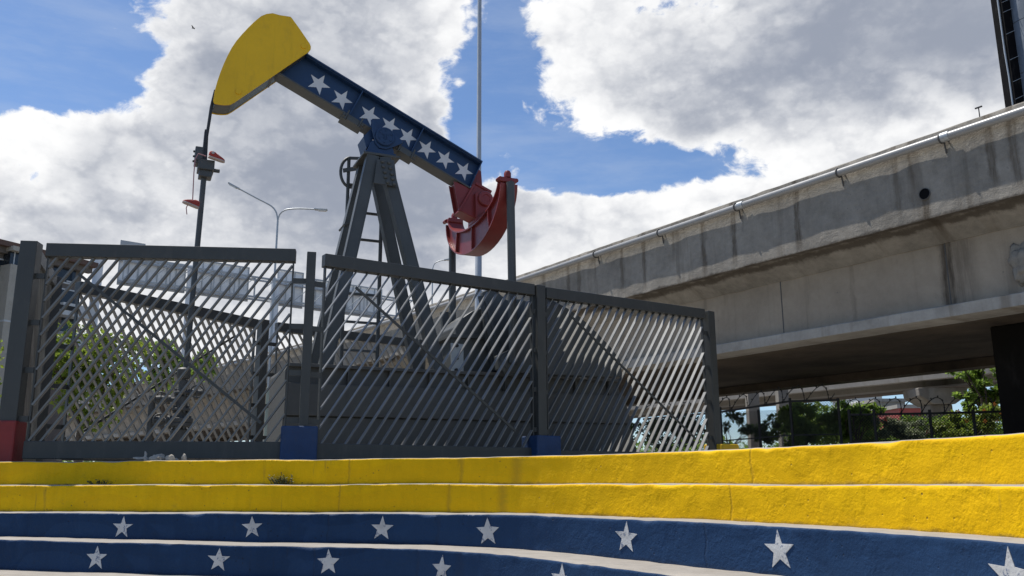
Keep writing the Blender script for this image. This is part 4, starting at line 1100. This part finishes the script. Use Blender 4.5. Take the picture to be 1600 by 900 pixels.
def cap_pier(px, py, w, Yd):
    q = at(px, py, Yd); mb = MB()
    for (hw_, hd, za, zb) in ((w/2, .6, GZ, z2b-1.15),):
        mb.box((q.x, q.y, (za+zb)/2), hw_*2, hd*2, zb-za)
    pr_ = mb.build('pier', 'pier_concrete', ov2, bevel=.05)
    mb = MB(); X = Vector((1,0,0)); 
    prf = [(-w*.5, z2b-1.15), (w*.5, z2b-1.15), (w*1.1, z2b-.75), (w*1.15, z2b-.36), (-w*1.15, z2b-.36), (-w*1.1, z2b-.75)]
    mb.prism(prf, lambda x, y, d: Vector((q.x + x, q.y + d, y)), -.9, .9); mb.build('pier_cap', 'pier_concrete', pr_, bevel=.04)
cap_pier(1462, 630, 1.05, 43)
for px, w_ in ((1177, .60), (1224, .55)):
    q = at(px, 650, 46); mb = MB(); mb.box((q.x, q.y, (GZ+z2b)/2), w_, .6, z2b-GZ); mb.build('pier', 'pier_concrete', ov2, bevel=.04)

# ================================================================== billboard mast upper right
mq = at(1640, 120, 31.0)
mast = thing('billboard_mast', 'tall blue-grey steel mast with black ladder cage beyond the overpass', 'mast', (mq.x, mq.y, GZ))
mr = (1640-1581) / FPX * 31.0
xl = at(1581, 75, 31.0).x
mx = xl + 1.35
mb = MB()
zsec = [at(1600, y_, 31).z for y_ in (150, 120, 42, -60)]
for i, (za, zb) in enumerate(((GZ, zsec[1]-.012), (zsec[1]+.012, zsec[2]-.012), (zsec[2]+.012, zsec[3]), (zsec[3], zsec[3]+9))):
    mb.cyl((mx, 31, za), (mx, 31, zb), 1.35, 40)
mcol = mb.build('column', 'mast_steel', mast, smooth=40)
mb = MB()
for za in (zsec[1], zsec[2]): mb.cyl((mx, 31, za-.03), (mx, 31, za+.03), 1.33, 40)
mb.build('seam', 'iron_dark', mcol)
mb = MB(); mb.box((xl-.13, 31.1, (GZ+zsec[3]+9)/2), .34, .7, zsec[3]+9-GZ); cage = mb.build('cable_duct', 'banner_black', mast)
mb = MB(); mb.tube([(xl-.33, 30.9, GZ), (xl-.33, 30.9, zsec[0]+.8), (xl-.36, 30.9, zsec[1]+1.0), (xl-.33, 30.9, zsec[3]+9)], .035, 8); mb.build('conduit', 'galvanised', mast, smooth=40)
for i in range(24):
    z = zsec[0] - 1 + i*.85 + random.uniform(-.25, .25); mb = MB(); mb.bar((xl-.33, 30.70, z-.06), (xl+.06, 30.70, z+.12), .014, .014); mb.build('rung', 'galvanised', mast)

# ================================================================== flagpole and lamps
fp = at(747.5, 430, 27)
mb = MB(); ztp = at(752.5, -160, 27).z
mb.lathe([(.20, 0), (.20, .05), (.115, .06), (.108, at(747, 400, 27).z-GZ), (.085, at(747, 398, 27).z-GZ), (.062, ztp-GZ)], (fp.x, fp.y, GZ), 16)
fl = mb.build('flagpole', 'galvanised', None, smooth=40, label='tall bare grey flagpole rising behind the red equalizer', cat='flagpole')
def street_lamp(px, ytop, Y, arms, label, r=.07, cat='street lamp'):
    b = at(px, ytop, Y); t = thing('street_lamp', label, cat, (b.x, b.y, GZ))
    mb = MB(); mb.tube([(b.x, b.y, GZ), (b.x, b.y, b.z)], [r, r*.75], 10); mb.build('pole', 'galvanised', t, smooth=40)
    for pth in arms:
        P_ = [Vector((b.x, b.y, b.z))] + [at(x, y, Y) for x, y in pth]
        P_ = catmull(P_, .15); mb = MB(); mb.tube(P_, r*.62, 8); arm = mb.build('arm', 'galvanised', t, smooth=50)
        e = P_[-1]; d = (P_[-1] - P_[-4]).normalized(); mb = MB()
        mb.bar(e - d*.1, e + d*.62, .24, .09); mb.build('lamp_head', 'galvanised', arm, bevel=.03)
        mb = MB(); mb.bar(e + d*.12 - Zv*.06, e + d*.56 - Zv*.06, .2, .05); mb.build('lens', 'lens_white', arm)
street_lamp(434, 345, 45, [[(432,333),(424,322),(400,309),(372,294)], [(437,335),(446,328),(465,326),(494,327)]], 'twin-armed galvanised street lamp between the horse head and the ladder')
street_lamp(676, 420, 60, [[(679,412),(686,408),(696,406)]], 'small single-armed street lamp low beside the pumpjack leg', .06)

# ================================================================== highway sign gantry seen from behind
g0 = at(188, 440, 55); g1 = at(602, 500, 68)
gd = Vector((g1.x-g0.x, g1.y-g0.y, 0)); GL = gd.length; gd.normalize(); gn = Vector((gd.y, -gd.x, 0))
if gn.y > 0: gn = -gn
gz0 = g0.z
gan = thing('sign_gantry', 'highway sign gantry seen from behind, pale grey panels on a truss', 'sign gantry', (g0.x, g0.y, GZ))
def GW(s, z, o=0.0): return Vector((g0.x, g0.y, 0)) + gd*s + gn*o + Zv*z
def s_gan(px):
    r = ray(px, 450); k = r.x/r.y; return (k*g0.y - g0.x) / (gd.x - k*gd.y)
hT = 1.55
for (xa, xb, ytl) in ((186,292,395),(304,392,402),(438,478,418),(486,602,432)):
    sa, sb_ = s_gan(xa), s_gan(xb); r = ray(xa, ytl); Yv = (g0 + gd*sa).y; zt_ = EYE + r.z/r.y*Yv
    mb = MB(); mb.box(GW((sa+sb_)/2, (gz0-.1+zt_)/2, -.6), sb_-sa, .06, zt_-gz0+.1, gd, gn, Zv); sp = mb.build('sign_panel', 'sign_back', gan)
    nst = max(2, int((sb_-sa)/.62))
    for i in range(nst+1):
        s = sa + (sb_-sa)*i/nst; mb = MB(); mb.box(GW(s, (gz0-.1+zt_)/2, -.53), .06, .08, zt_-gz0+.1, gd, gn, Zv); mb.build('stiffener', 'sign_frame', sp)
    for z in (zt_-.06, gz0-.06):
        mb = MB(); mb.box(GW((sa+sb_)/2, z, -.48), sb_-sa, .06, .10, gd, gn, Zv); mb.build('crossbar', 'sign_frame', sp)
sE = s_gan(640)
for z in (gz0+.1, gz0+hT):
    for o_ in (-.42, .42):
        mb = MB(); mb.box(GW(sE/2, z, o_), sE, .13, .13, gd, gn, Zv); mb.build('truss_chord', 'sign_frame', gan)
ns = 15
for i in range(ns):
    s0, s1 = sE*i/ns, sE*(i+1)/ns; mb = MB()
    mb.bar(GW(s0, gz0+.1, .42), GW(s0, gz0+hT, .42), .09, .09, gn); mb.bar(GW(s0, gz0+.12, .42), GW(s1, gz0+hT-.02, .42), .055, .055, gn); mb.bar(GW(s0, gz0+hT, -.42), GW(s0, gz0+hT, .42), .06, .06)
    mb.build('truss_web', 'sign_frame', gan)
for px in (150, 298, 430):
    s = s_gan(px); mb = MB(); mb.cyl(GW(s, GZ, 0), GW(s, gz0+hT+.2, 0), .30, 18); mb.build('column', 'sign_back', gan, smooth=40)
mb = MB(); a = s_gan(193); mb.box(GW(s_gan(205), at(205, 383, 55).z, -.5), 1.6, .05, .9, gd, gn, Zv); mb.build('small_sign', 'sign_frame', gan)

# ================================================================== buildings
B0 = at(0, 400, 45); bdir = Vector((.46, .89, 0)).normalized(); bn = Vector((bdir.y, -bdir.x, 0))
if bn.dot(Vector((B0.x, B0.y, 0))) > 0: bn = -bn
apt = thing('apartment_building', 'brown and beige apartment building with tiled eaves at the left edge', 'building', (B0.x, B0.y, GZ))
def AW(s, z, o=0.0): return Vector((B0.x, B0.y, 0)) + bdir*s + bn*o + Zv*z
def apx(px, py, o=0.0):
    q = onp(px, py, Vector((B0.x, B0.y, 0)) + bn*o, bn); return (q - Vector((B0.x, B0.y, q.z))).dot(bdir), q.z
_, zr = apx(0, 384); se, _ = apx(128, 430)
def abox(name, s0, s1, z0, z1, o0, o1, mat, par, bevel=0):
    mb = MB(); mb.hexa([AW(s0,z0,o1), AW(s1,z0,o1), AW(s1,z0,o0), AW(s0,z0,o0), AW(s0,z1,o1), AW(s1,z1,o1), AW(s1,z1,o0), AW(s0,z1,o0)]); return mb.build(name, mat, par, bevel=bevel)
wl = abox('wall', -14, se, GZ, zr-.1, 0, -12, 'brown_render', apt)
rf = abox('roof', -14.5, se+.5, zr-.1, zr+.18, .7, -12.5, 'tile_roof', apt)
abox('eave_tiles', -14.5, se+.4, zr-.42, zr-.101, .35, .001, 'brown_render', apt)
s1, zt1 = apx(17, 412, .9); s2, _ = apx(60, 412, .9)
ps = abox('stair_tower', s1, s2, GZ, zt1, .9, .001, 'stucco', apt)
_, zb_ = apx(20, 503, .9); abox('string_course', s1-.02, s2+.02, zb_-.05, zb_+.05, .93, .002, 'wall_white', ps)
w0 = abox('window', s1+.1, s2, zt1+.0, zt1+.75, .6, .002, 'window_dark', apt); abox('frame', s1+.3, s1+.36, zt1, zt1+.75, .62, .01, 'wall_white', w0); abox('frame', s1+.6, s1+.66, zt1, zt1+.75, .62, .01, 'wall_white', w0)
abox('sill', s1, s2+.05, zt1+.751, zt1+1.0, .95, .002, 'stucco', apt)
for px, py, w_, h_ in ((4,420,.5,.9),(8,455,.4,.8),(3,490,.5,1.0),(98,428,1.2,.9),(112,428,.5,.9),(104,470,1.0,1.2),(108,505,1.0,1.1),(112,560,1.0,1.2)):
    s, z = apx(px, py); w0 = abox('window', s-w_/2, s+w_/2, z-h_/2, z+h_/2, .012, -.1, 'window_dark', apt); abox('frame', s-w_/2-.06, s+w_/2+.06, z+h_/2+.001, z+h_/2+.08, .05, -.1, 'wall_white', w0); abox('sill', s-w_/2-.06, s+w_/2+.06, z-h_/2-.09, z-h_/2-.001, .08, -.1, 'wall_white', w0)
for py in (485, 530, 580):
    s, z = apx(105, py); abox('balcony', s-.9, s+1.2, z-.45, z+.25, .9, .002, 'wall_white', apt)
mb = MB(); q = AW(apx(22, 370)[0], zr+.18, -2); mb.cyl(q, q + Zv*1.6, .03, 6); mb.build('antenna', 'iron_dark', rf)
# buildings far off under the overpass
def far_building(x0, x1, y0, Y, mat, label, wins, dep=12):
    a_, b_ = at(x0, y0, Y), at(x1, y0, Y); t = thing('far_building', label, 'building', ((a_.x+b_.x)/2, Y+dep/2, GZ))
    mb = MB(); mb.box(((a_.x+b_.x)/2, Y+dep/2, (GZ+a_.z)/2), b_.x-a_.x, dep, a_.z-GZ); mb.build('wall', mat, t)
    mb = MB(); mb.box(((a_.x+b_.x)/2, Y+dep/2, a_.z+.25), b_.x-a_.x+.6, dep+.6, .498); mb.build('roof', 'far_concrete', t)
    for r_ in range(wins[1]):
        for c_ in range(wins[0]):
            x = a_.x + (b_.x-a_.x)*(c_+.5)/wins[0]; z = a_.z - 1.6 - r_*3.0
            if z < GZ+1: continue
            mb = MB(); mb.box((x, Y-.03, z), (b_.x-a_.x)/wins[0]*.55, .1, 1.3); w_ = mb.build('window', 'window_dark', t)
            mb = MB(); mb.box((x, Y-.07, z-.72), (b_.x-a_.x)/wins[0]*.62, .12, .1); mb.build('sill', 'far_concrete', w_)
far_building(1340, 1378, 619, 150, 'wall_white', 'cream building with a flat roof far off under the overpass', (4, 3))
far_building(1368, 1414, 628, 135, 'far_concrete', 'grey low building far off, right of the cream one', (5, 2))
far_building(1404, 1447, 638, 120, 'wall_red', 'red walled building far off behind the chain-link fence', (4, 1))

# ================================================================== vegetation
def leaves(centers, n, size, name, mats, parent, spread=None, seed=1, droop=.3):
    """many small folded leaf faces scattered in ellipsoid clumps: centers = [(c, rx, ry, rz)]"""
    rnd = np.random.RandomState(seed); vol = np.array([c[1]*c[2]*c[3] for c in centers]); cnt = rnd.multinomial(n, vol/vol.sum())
    V_, F_, A_ = [], [], []
    for (c, rx, ry, rz), m_ in zip(centers, cnt):
        d = rnd.normal(size=(m_, 3)); d /= np.linalg.norm(d, axis=1)[:, None]; rad = rnd.uniform(.25, 1.0, m_)**.5
        P_ = np.array(c) + d*rad[:, None]*np.array([rx, ry, rz])
        for q in P_:
            s = size*rnd.uniform(.6, 1.35)
            ax_ = rnd.normal(size=3); ax_[2] -= droop; ax_ /= np.linalg.norm(ax_)
            sd_ = np.cross(ax_, rnd.normal(size=3)); sd_ /= np.linalg.norm(sd_); nn = np.cross(ax_, sd_)
            k = len(V_)
            V_ += [q, q + ax_*s*.5 + sd_*s*.30 + nn*s*.08, q + ax_*s, q + ax_*s*.5 - sd_*s*.30 + nn*s*.08]
            F_.append((k, k+1, k+2)); F_.append((k, k+2, k+3)); r_ = rnd.uniform(); A_ += [r_]*4
    M = INV[parent.name] if parent.name in INV else Matrix.Identity(4)
    V_ = np.array(V_); M3 = np.array(M); V_ = V_ @ M3[:3, :3].T + M3[:3, 3]
    me = bpy.data.meshes.new(name); me.from_pydata(V_.tolist(), [], F_)
    at_ = me.attributes.new('leafrnd', 'FLOAT', 'POINT'); at_.data.foreach_set('value', A_)
    me.materials.append(MATS[mats]); o = bpy.data.objects.new(name, me); col.objects.link(o); o.parent = parent
    return o
def branchy(base_, clumps, r, name, parent, rnd, wob=.25):
    mb = MB(); b = Vector(base_)
    ctr_ = sum((Vector(c[0]) for c in clumps), Vector()) / len(clumps)
    fork = b.lerp(Vector((ctr_.x, ctr_.y, ctr_.z)), .45)
    mb.tube([b, b.lerp(fork, .5) + Vector((rnd.uniform(-wob, wob)*.4, rnd.uniform(-wob, wob)*.4, 0)), fork], [r, r*.85, r*.7], 8)
    for c in clumps:
        e = Vector(c[0]); m1 = fork.lerp(e, .5) + Vector((rnd.uniform(-wob, wob), rnd.uniform(-wob, wob), rnd.uniform(0, wob)))
        mb.tube([fork, m1, e], [r*.5, r*.32, r*.12], 6)
        for k in range(4):
            f = e + Vector((rnd.uniform(-1, 1)*c[1], rnd.uniform(-1, 1)*c[2], rnd.uniform(-.6, 1)*c[3])); mb.tube([m1.lerp(e, .4), m1.lerp(f, .7), f], [r*.2, r*.12, r*.05], 5)
    return mb.build(name, 'bark', parent, smooth=60)
def plant(name, label, cat, bx, by, Y, clumps_px, n, size, mat, seed, r=.12, group=None, flowers=None):
    """clumps_px: (px, py, rpx, rpy) at depth Y"""
    rnd = random.Random(seed); b = at(bx, by, Y); t = thing(name, label, cat, (b.x, Y, GZ), 0, group)
    cl = []
    for px, py, rx, ry in clumps_px:
        y_ = Y + rnd.uniform(-.9, .9)*rx*Y/FPX; q = at(px, py, y_); k = y_/FPX
        m_ = max(3, int(rx*ry/90))
        for _ in range(m_):               # break each clump into smaller sprays so gaps show
            a_ = rnd.uniform(0, 6.28); rr_ = rnd.uniform(0, 1)**.6
            cl.append((tuple(q + Vector((math.cos(a_)*rr_*rx*k, rnd.uniform(-.7, .7)*rx*k, math.sin(a_)*rr_*ry*k))), rx*k*rnd.uniform(.22, .42), rx*k*.35, ry*k*rnd.uniform(.22, .42)))
    branchy((b.x, Y, GZ - .05), rnd.sample(cl, min(len(cl), 9)), r, 'trunk' if cat == 'tree' else 'stem', t, rnd)
    leaves(cl, n, size, 'crown' if cat == 'tree' else 'foliage', mat, t, seed=seed)
    if flowers:
        fm, nf = flowers
        for i in range(nf):
            c_ = rnd.choice(cl); q = Vector(c_[0]) + Vector((rnd.uniform(-1, 1)*c_[1], -abs(c_[2])*rnd.uniform(.8, 1.3), rnd.uniform(-1, 1)*c_[3])); mb = MB()
            for a_ in range(5):
                an = a_*1.2566; d = Vector((math.cos(an), -.3, math.sin(an))); e = Vector((-math.sin(an), 0, math.cos(an)))
                mb.quad(q, q + d*.05 + e*.03, q + d*.10, q + d*.05 - e*.03)
            mb.build('flower', fm, t, fix=False)
TG = 'trees behind the fence on the left'
plant('broadleaf_tree', 'lime-green tree seen through the left fence panel beside the building', 'tree', 130, 690, 31, [(115,560,45,50),(160,545,45,35),(125,620,40,35),(190,590,35,35),(100,520,25,20),(150,650,40,20),(205,560,30,30),(120,590,40,25)], 4200, .21, 'leaf_lime', 3, .16, TG)
plant('broadleaf_tree', 'mid-green tree behind the wellhead', 'tree', 255, 690, 38, [(240,560,40,25),(290,570,45,22),(215,575,30,25),(325,580,25,15),(265,590,50,14)], 3200, .21, 'leaf_green', 5, .14, TG)
plant('broadleaf_tree', 'pale tree with a twig poking out left of the red plinth post', 'tree', -30, 690, 29, [(-25,570,35,40),(-20,620,30,25),(5,618,10,10)], 700, .17, 'leaf_lime', 6, .12, TG)
BG = 'shrubs behind the chain-link fence'
plant('flowering_shrub', 'tall bright shrub poking above the chain-link fence under the overpass', 'shrub', 1335, 700, 33.5, [(1335,660,30,30),(1340,632,18,14),(1322,640,20,18),(1360,640,25,16),(1310,665,26,22)], 4500, .15, 'leaf_green', 11, .06, BG)
plant('flowering_shrub', 'dense dark shrub beside the twin thin piers', 'shrub', 1260, 700, 34.5, [(1255,665,42,32),(1275,640,28,14),(1225,680,22,18),(1240,650,22,14),(1290,655,24,20)], 6000, .15, 'leaf_green', 12, .06, BG)
plant('flowering_shrub', 'greyish leggy shrub with a few red flowers in the hedge middle', 'shrub', 1415, 700, 33, [(1400,682,38,20),(1440,682,32,20),(1420,668,28,10),(1375,662,22,14)], 5500, .14, 'leaf_grey', 13, .05, BG, ('flower_red', 8))
plant('flowering_shrub', 'yellow-green shrub dotted with orange flowers beside the dark pier', 'shrub', 1510, 700, 32.5, [(1498,672,32,24),(1530,664,28,26),(1545,640,18,18),(1480,668,16,12),(1515,655,26,10)], 6000, .14, 'leaf_lime', 14, .05, BG, ('flower_orange', 9))
plant('broadleaf_tree', 'small tree with a branch reaching left under the overpass', 'tree', 1550, 700, 34, [(1540,610,22,26),(1520,590,26,10),(1498,582,14,7),(1548,580,12,16),(1510,620,14,14),(1545,645,16,14),(1535,600,26,24),(1525,632,24,12)], 5200, .17, 'leaf_green', 15, .10)
plant('flowering_shrub', 'shaded shrub between the fence post with yellow plinth and the first thin pier', 'shrub', 1150, 700, 36, [(1145,668,18,22),(1195,672,30,22),(1215,660,16,20),(1060,670,40,20)], 4200, .15, 'leaf_dark', 16, .05, BG)
plant('flowering_shrub', 'dark low shrub behind the right-hand fence panel', 'shrub', 1030, 700, 34, [(1020,680,40,20),(1075,675,30,25)], 1600, .14, 'leaf_dark', 17, .05, BG)
hg = thing('hedge', 'long dark hedge closing the ground beyond the chain-link fence', 'hedge', (at(1330, 690, 37).x, 37, GZ))
cl = []
for i in range(84):
    px = 1238 + i*4; q = at(px, (655 if px < 1350 else 676) + random.uniform(-12, 30), 36); cl.append(((q.x, 36 + random.uniform(-.6, .6), q.z), .5, .5, .45))
leaves(cl, 16000, .16, 'foliage', 'leaf_green', hg, seed=21)

tb = thing('tree_belt', 'far belt of trees along the horizon beyond the overpasses', 'trees', (0, 130, GZ)); tb['kind'] = 'stuff'
cl = []
for i in range(260):
    px = -120 + i*7; Y_ = random.uniform(120, 140); q = at(px, 752, Y_); h_ = 5.2 + 2.2*mnoise.noise((i*.13, 2, 0)) + 1.2*mnoise.noise((i*.6, 5, 0))
    for k_ in range(3): cl.append(((q.x + random.uniform(-1, 1), Y_, GZ + h_*random.uniform(.12, .95)), 1.6, 1.2, 1.1))
leaves(cl, 16000, .75, 'foliage', 'leaf_green', tb, seed=31)

# chain-link fence with razor wire under the overpass
clf = thing('chain_link_fence', 'black chain-link fence topped with razor wire under the overpass', 'fence', (at(1300, 690, 26).x, 26, GZ))
segs = [((1005, 655, 30), (1125, 644, 28.5)), ((1125, 644, 28.5), (1234, 627, 27.5)), ((1234, 627, 27.5), (1309, 625, 27)), ((1325, 648, 26), (1452, 646, 25.5)), ((1452, 646, 25.5), (1565, 643, 25))]
for (a_, b_) in segs:
    A_, B_ = at(*a_), at(*b_); Ln = (B_ - A_).length
    mb = MB(); mb.bar(A_, B_, .06, .06); mb.build('top_rail', 'iron_dark', clf)
    ml = MB(); zl_ = GZ + .03
    mb = MB(); mb.bar(Vector((A_.x, A_.y, (A_.z+GZ)/2)), Vector((B_.x, B_.y, (B_.z+GZ)/2)), .035, .035); mb.build('mid_rail', 'iron_dark', clf)
    H = A_.z - zl_; nw = int(Ln/.085); d_ = (B_ - A_)/Ln
    for s_ in (-1, 1):
        i = -int(H/.085)
        while i < nw + int(H/.085):
            x0_ = i*.085; x1_ = x0_ + s_*H; 
            lo_, hi_ = 0.0, 1.0
            f0 = (0 - x0_)/(x1_-x0_); f1 = (Ln - x0_)/(x1_-x0_); fa, fb_ = min(f0, f1), max(f0, f1); lo_, hi_ = max(0, fa), min(1, fb_)
            if hi_ - lo_ > .02:
                pa = A_ + d_*(x0_ + (x1_-x0_)*lo_); pb = A_ + d_*(x0_ + (x1_-x0_)*hi_)
                ml.tube([(pa.x, pa.y, zl_ + H*lo_), (pb.x, pb.y, zl_ + H*hi_)], .007, 3, cap=False)
            i += 1
    ml.build('wire_mesh', 'iron_dark', clf, kind='stuff', fix=False)
    rz = MB(); pts_ = []; tn = int(Ln/.55)
    for i in range(tn*14+1):
        an = i/14*2*math.pi; q = A_ + d_*(Ln*i/(tn*14)); pts_.append(q + Vector((math.sin(an)*.08, math.cos(an)*.22, math.sin(an)*.24 + .22)))
    rz.tube(pts_, .014, 4)
    for i in range(0, len(pts_)-1, 2):
        q = Vector(pts_[i]); rz.quad(q, q + Vector((.03, 0, .035)), q + Vector((0, 0, .07)), q + Vector((-.03, 0, .035)))
    rz.build('razor_wire', 'iron_dark', clf, fix=False)
for px, py, Y in ((1125,636,28.5),(1185,640,28),(1234,622,27.5),(1309,622,27),(1326,640,26),(1365,640,25.8),(1452,640,25.5),(1520,640,25.2),(1060,646,29.2)):
    q = at(px, py, Y); mb = MB(); mb.cyl((q.x, q.y, GZ), (q.x, q.y, q.z), .045, 8); mb.build('post', 'iron_dark', clf)
k0, k1 = at(1135, 692, 27), at(1330, 688, 24.5)
mb = MB(); mb.bar((k0.x, k0.y, GZ+.12), (k1.x, k1.y, GZ+.12), .3, .26); mb.build('kerb', 'wall_white', None, label='pale concrete kerb at the foot of the chain-link fence', cat='kerb')

# green cabinet behind the base
cq = at(432, 640, 21.5)
cab = thing('utility_cabinet', 'pale green metal cabinet behind the left end of the pump base', 'cabinet', (cq.x, cq.y, GZ))
mb = MB(); zc = at(432, 606, 21.5).z; mb.box((cq.x+.1, cq.y, (GZ+zc)/2), .62, .5, zc-GZ); mb.build('body', 'cabinet_green', cab, bevel=.02)
mb = MB(); mb.box((cq.x+.1, cq.y-.262, (GZ+zc)/2), .54, .02, (zc-GZ)*.9); dr = mb.build('door', 'cabinet_green', cab, bevel=.005)
mb = MB(); mb.box((cq.x+.30, cq.y-.285, (GZ+zc)/2), .03, .03, .16); mb.build('handle', 'iron_dark', dr)

# weeds and rubble in the step joints
def weed(px, py, k, label, n=26, h=.16, dry=False):
    r = ray(px, py); q_ = r.x/r.y; c = CUR[k]; i = min((j for j in range(NB) if c[j].y > 1), key=lambda j: abs(c[j].x/c[j].y - q_))
    b = c[i] - nrm[i]*.03; z = ZED[k+1][i] + .0
    t = thing('weed', label, 'weed', (b.x, b.y, z)); mb = MB(); st = MB()
    for j in range(n):
        a_ = random.uniform(0, 6.28); l_ = random.uniform(.4, 1)*h; o_ = Vector((random.gauss(0, .07), random.uniform(-.03, 0), 0))
        d = Vector((math.cos(a_)*.6, -abs(math.sin(a_))*.4, random.uniform(.5, 1))).normalized(); p_ = Vector((b.x, b.y, z)) + o_
        st.tube([p_, p_ + d*l_*.6, p_ + d*l_ + Vector((0, 0, -.02))], [.004, .003, .001], 4)
        for m_ in range(4):
            c_ = p_ + d*l_*random.uniform(.3, 1); e = Vector((random.gauss(0, 1), random.gauss(0, 1), random.gauss(0, 1))).normalized(); f = e.cross(d).normalized()
            mb.quad(c_, c_ + e*.018 + f*.01, c_ + e*.036, c_ + e*.018 - f*.01)
    st.build('stem', 'weed', t, fix=False); mb.build('foliage', 'weed', t, fix=False)
weed(443, 752, 1, 'dry weed growing in the joint below the top yellow step, left of centre', 34, .17)
weed(160, 752, 1, 'small weed at the foot of the top yellow step, far left', 16, .10)
def rubble(px, k):
    r = ray(px, 715); q_ = r.x/r.y; c = CUR[k]; i = min((j for j in range(NB) if c[j].y > 1), key=lambda j: abs(c[j].x/c[j].y - q_))
    bm2 = bmesh.new(); b = c[i] + nrm[i]*.22
    for j in range(10):
        x = random.gauss(0, .20); m_ = Matrix.Translation((b.x + x, b.y + random.uniform(-.1, .1), ZED[k][i] + .03)) @ Matrix.Rotation(random.uniform(0, 3), 4, (random.random(), random.random(), 1)) @ Matrix.Diagonal((random.uniform(.04, .16), random.uniform(.03, .08), random.uniform(.02, .05), 1))
        rr_ = bmesh.ops.create_icosphere(bm2, subdivisions=2, radius=1.0, matrix=m_)
        for v_ in rr_['verts']: v_.co += Vector((mnoise.noise(v_.co*9), mnoise.noise(v_.co*9 + Vector((5, 0, 0))), mnoise.noise(v_.co*9 + Vector((0, 5, 0)))))*.03
    me = bpy.data.meshes.new('rubble'); bm2.to_mesh(me); bm2.free(); me.materials.append(MATS['dry_debris'])
    o = bpy.data.objects.new('rubble', me); col.objects.link(o); finish(o, 'small heap of pale rubble on the top step behind its edge', 'rubble', None, 'stuff')
rubble(235, 1)

# a distant bird in the upper left sky
bq = at(302, 44, 60); bird = thing('bird', 'tiny dark bird gliding high left of the horse head', 'bird', tuple(bq))
mb = MB(); secs = [(-.13,.01),(-.07,.03),(0,.04),(.07,.03),(.12,.02),(.16,.005)]
mb.tube([bq + Vector((x, 0, 0)) for x, r_ in secs], [r_ for x, r_ in secs], 8); body = mb.build('body', 'bird_black', bird, smooth=True)
for s_ in (-1, 1):
    mb = MB(); mb.hexa([bq + Vector(v_) for v_ in ((-.06,0,.01),(.06,0,.01),(.01,s_*.3,.08),(-.04,s_*.3,.08),(-.06,0,.02),(.06,0,.02),(.01,s_*.3,.09),(-.04,s_*.3,.09))]); mb.build('wing', 'bird_black', bird)
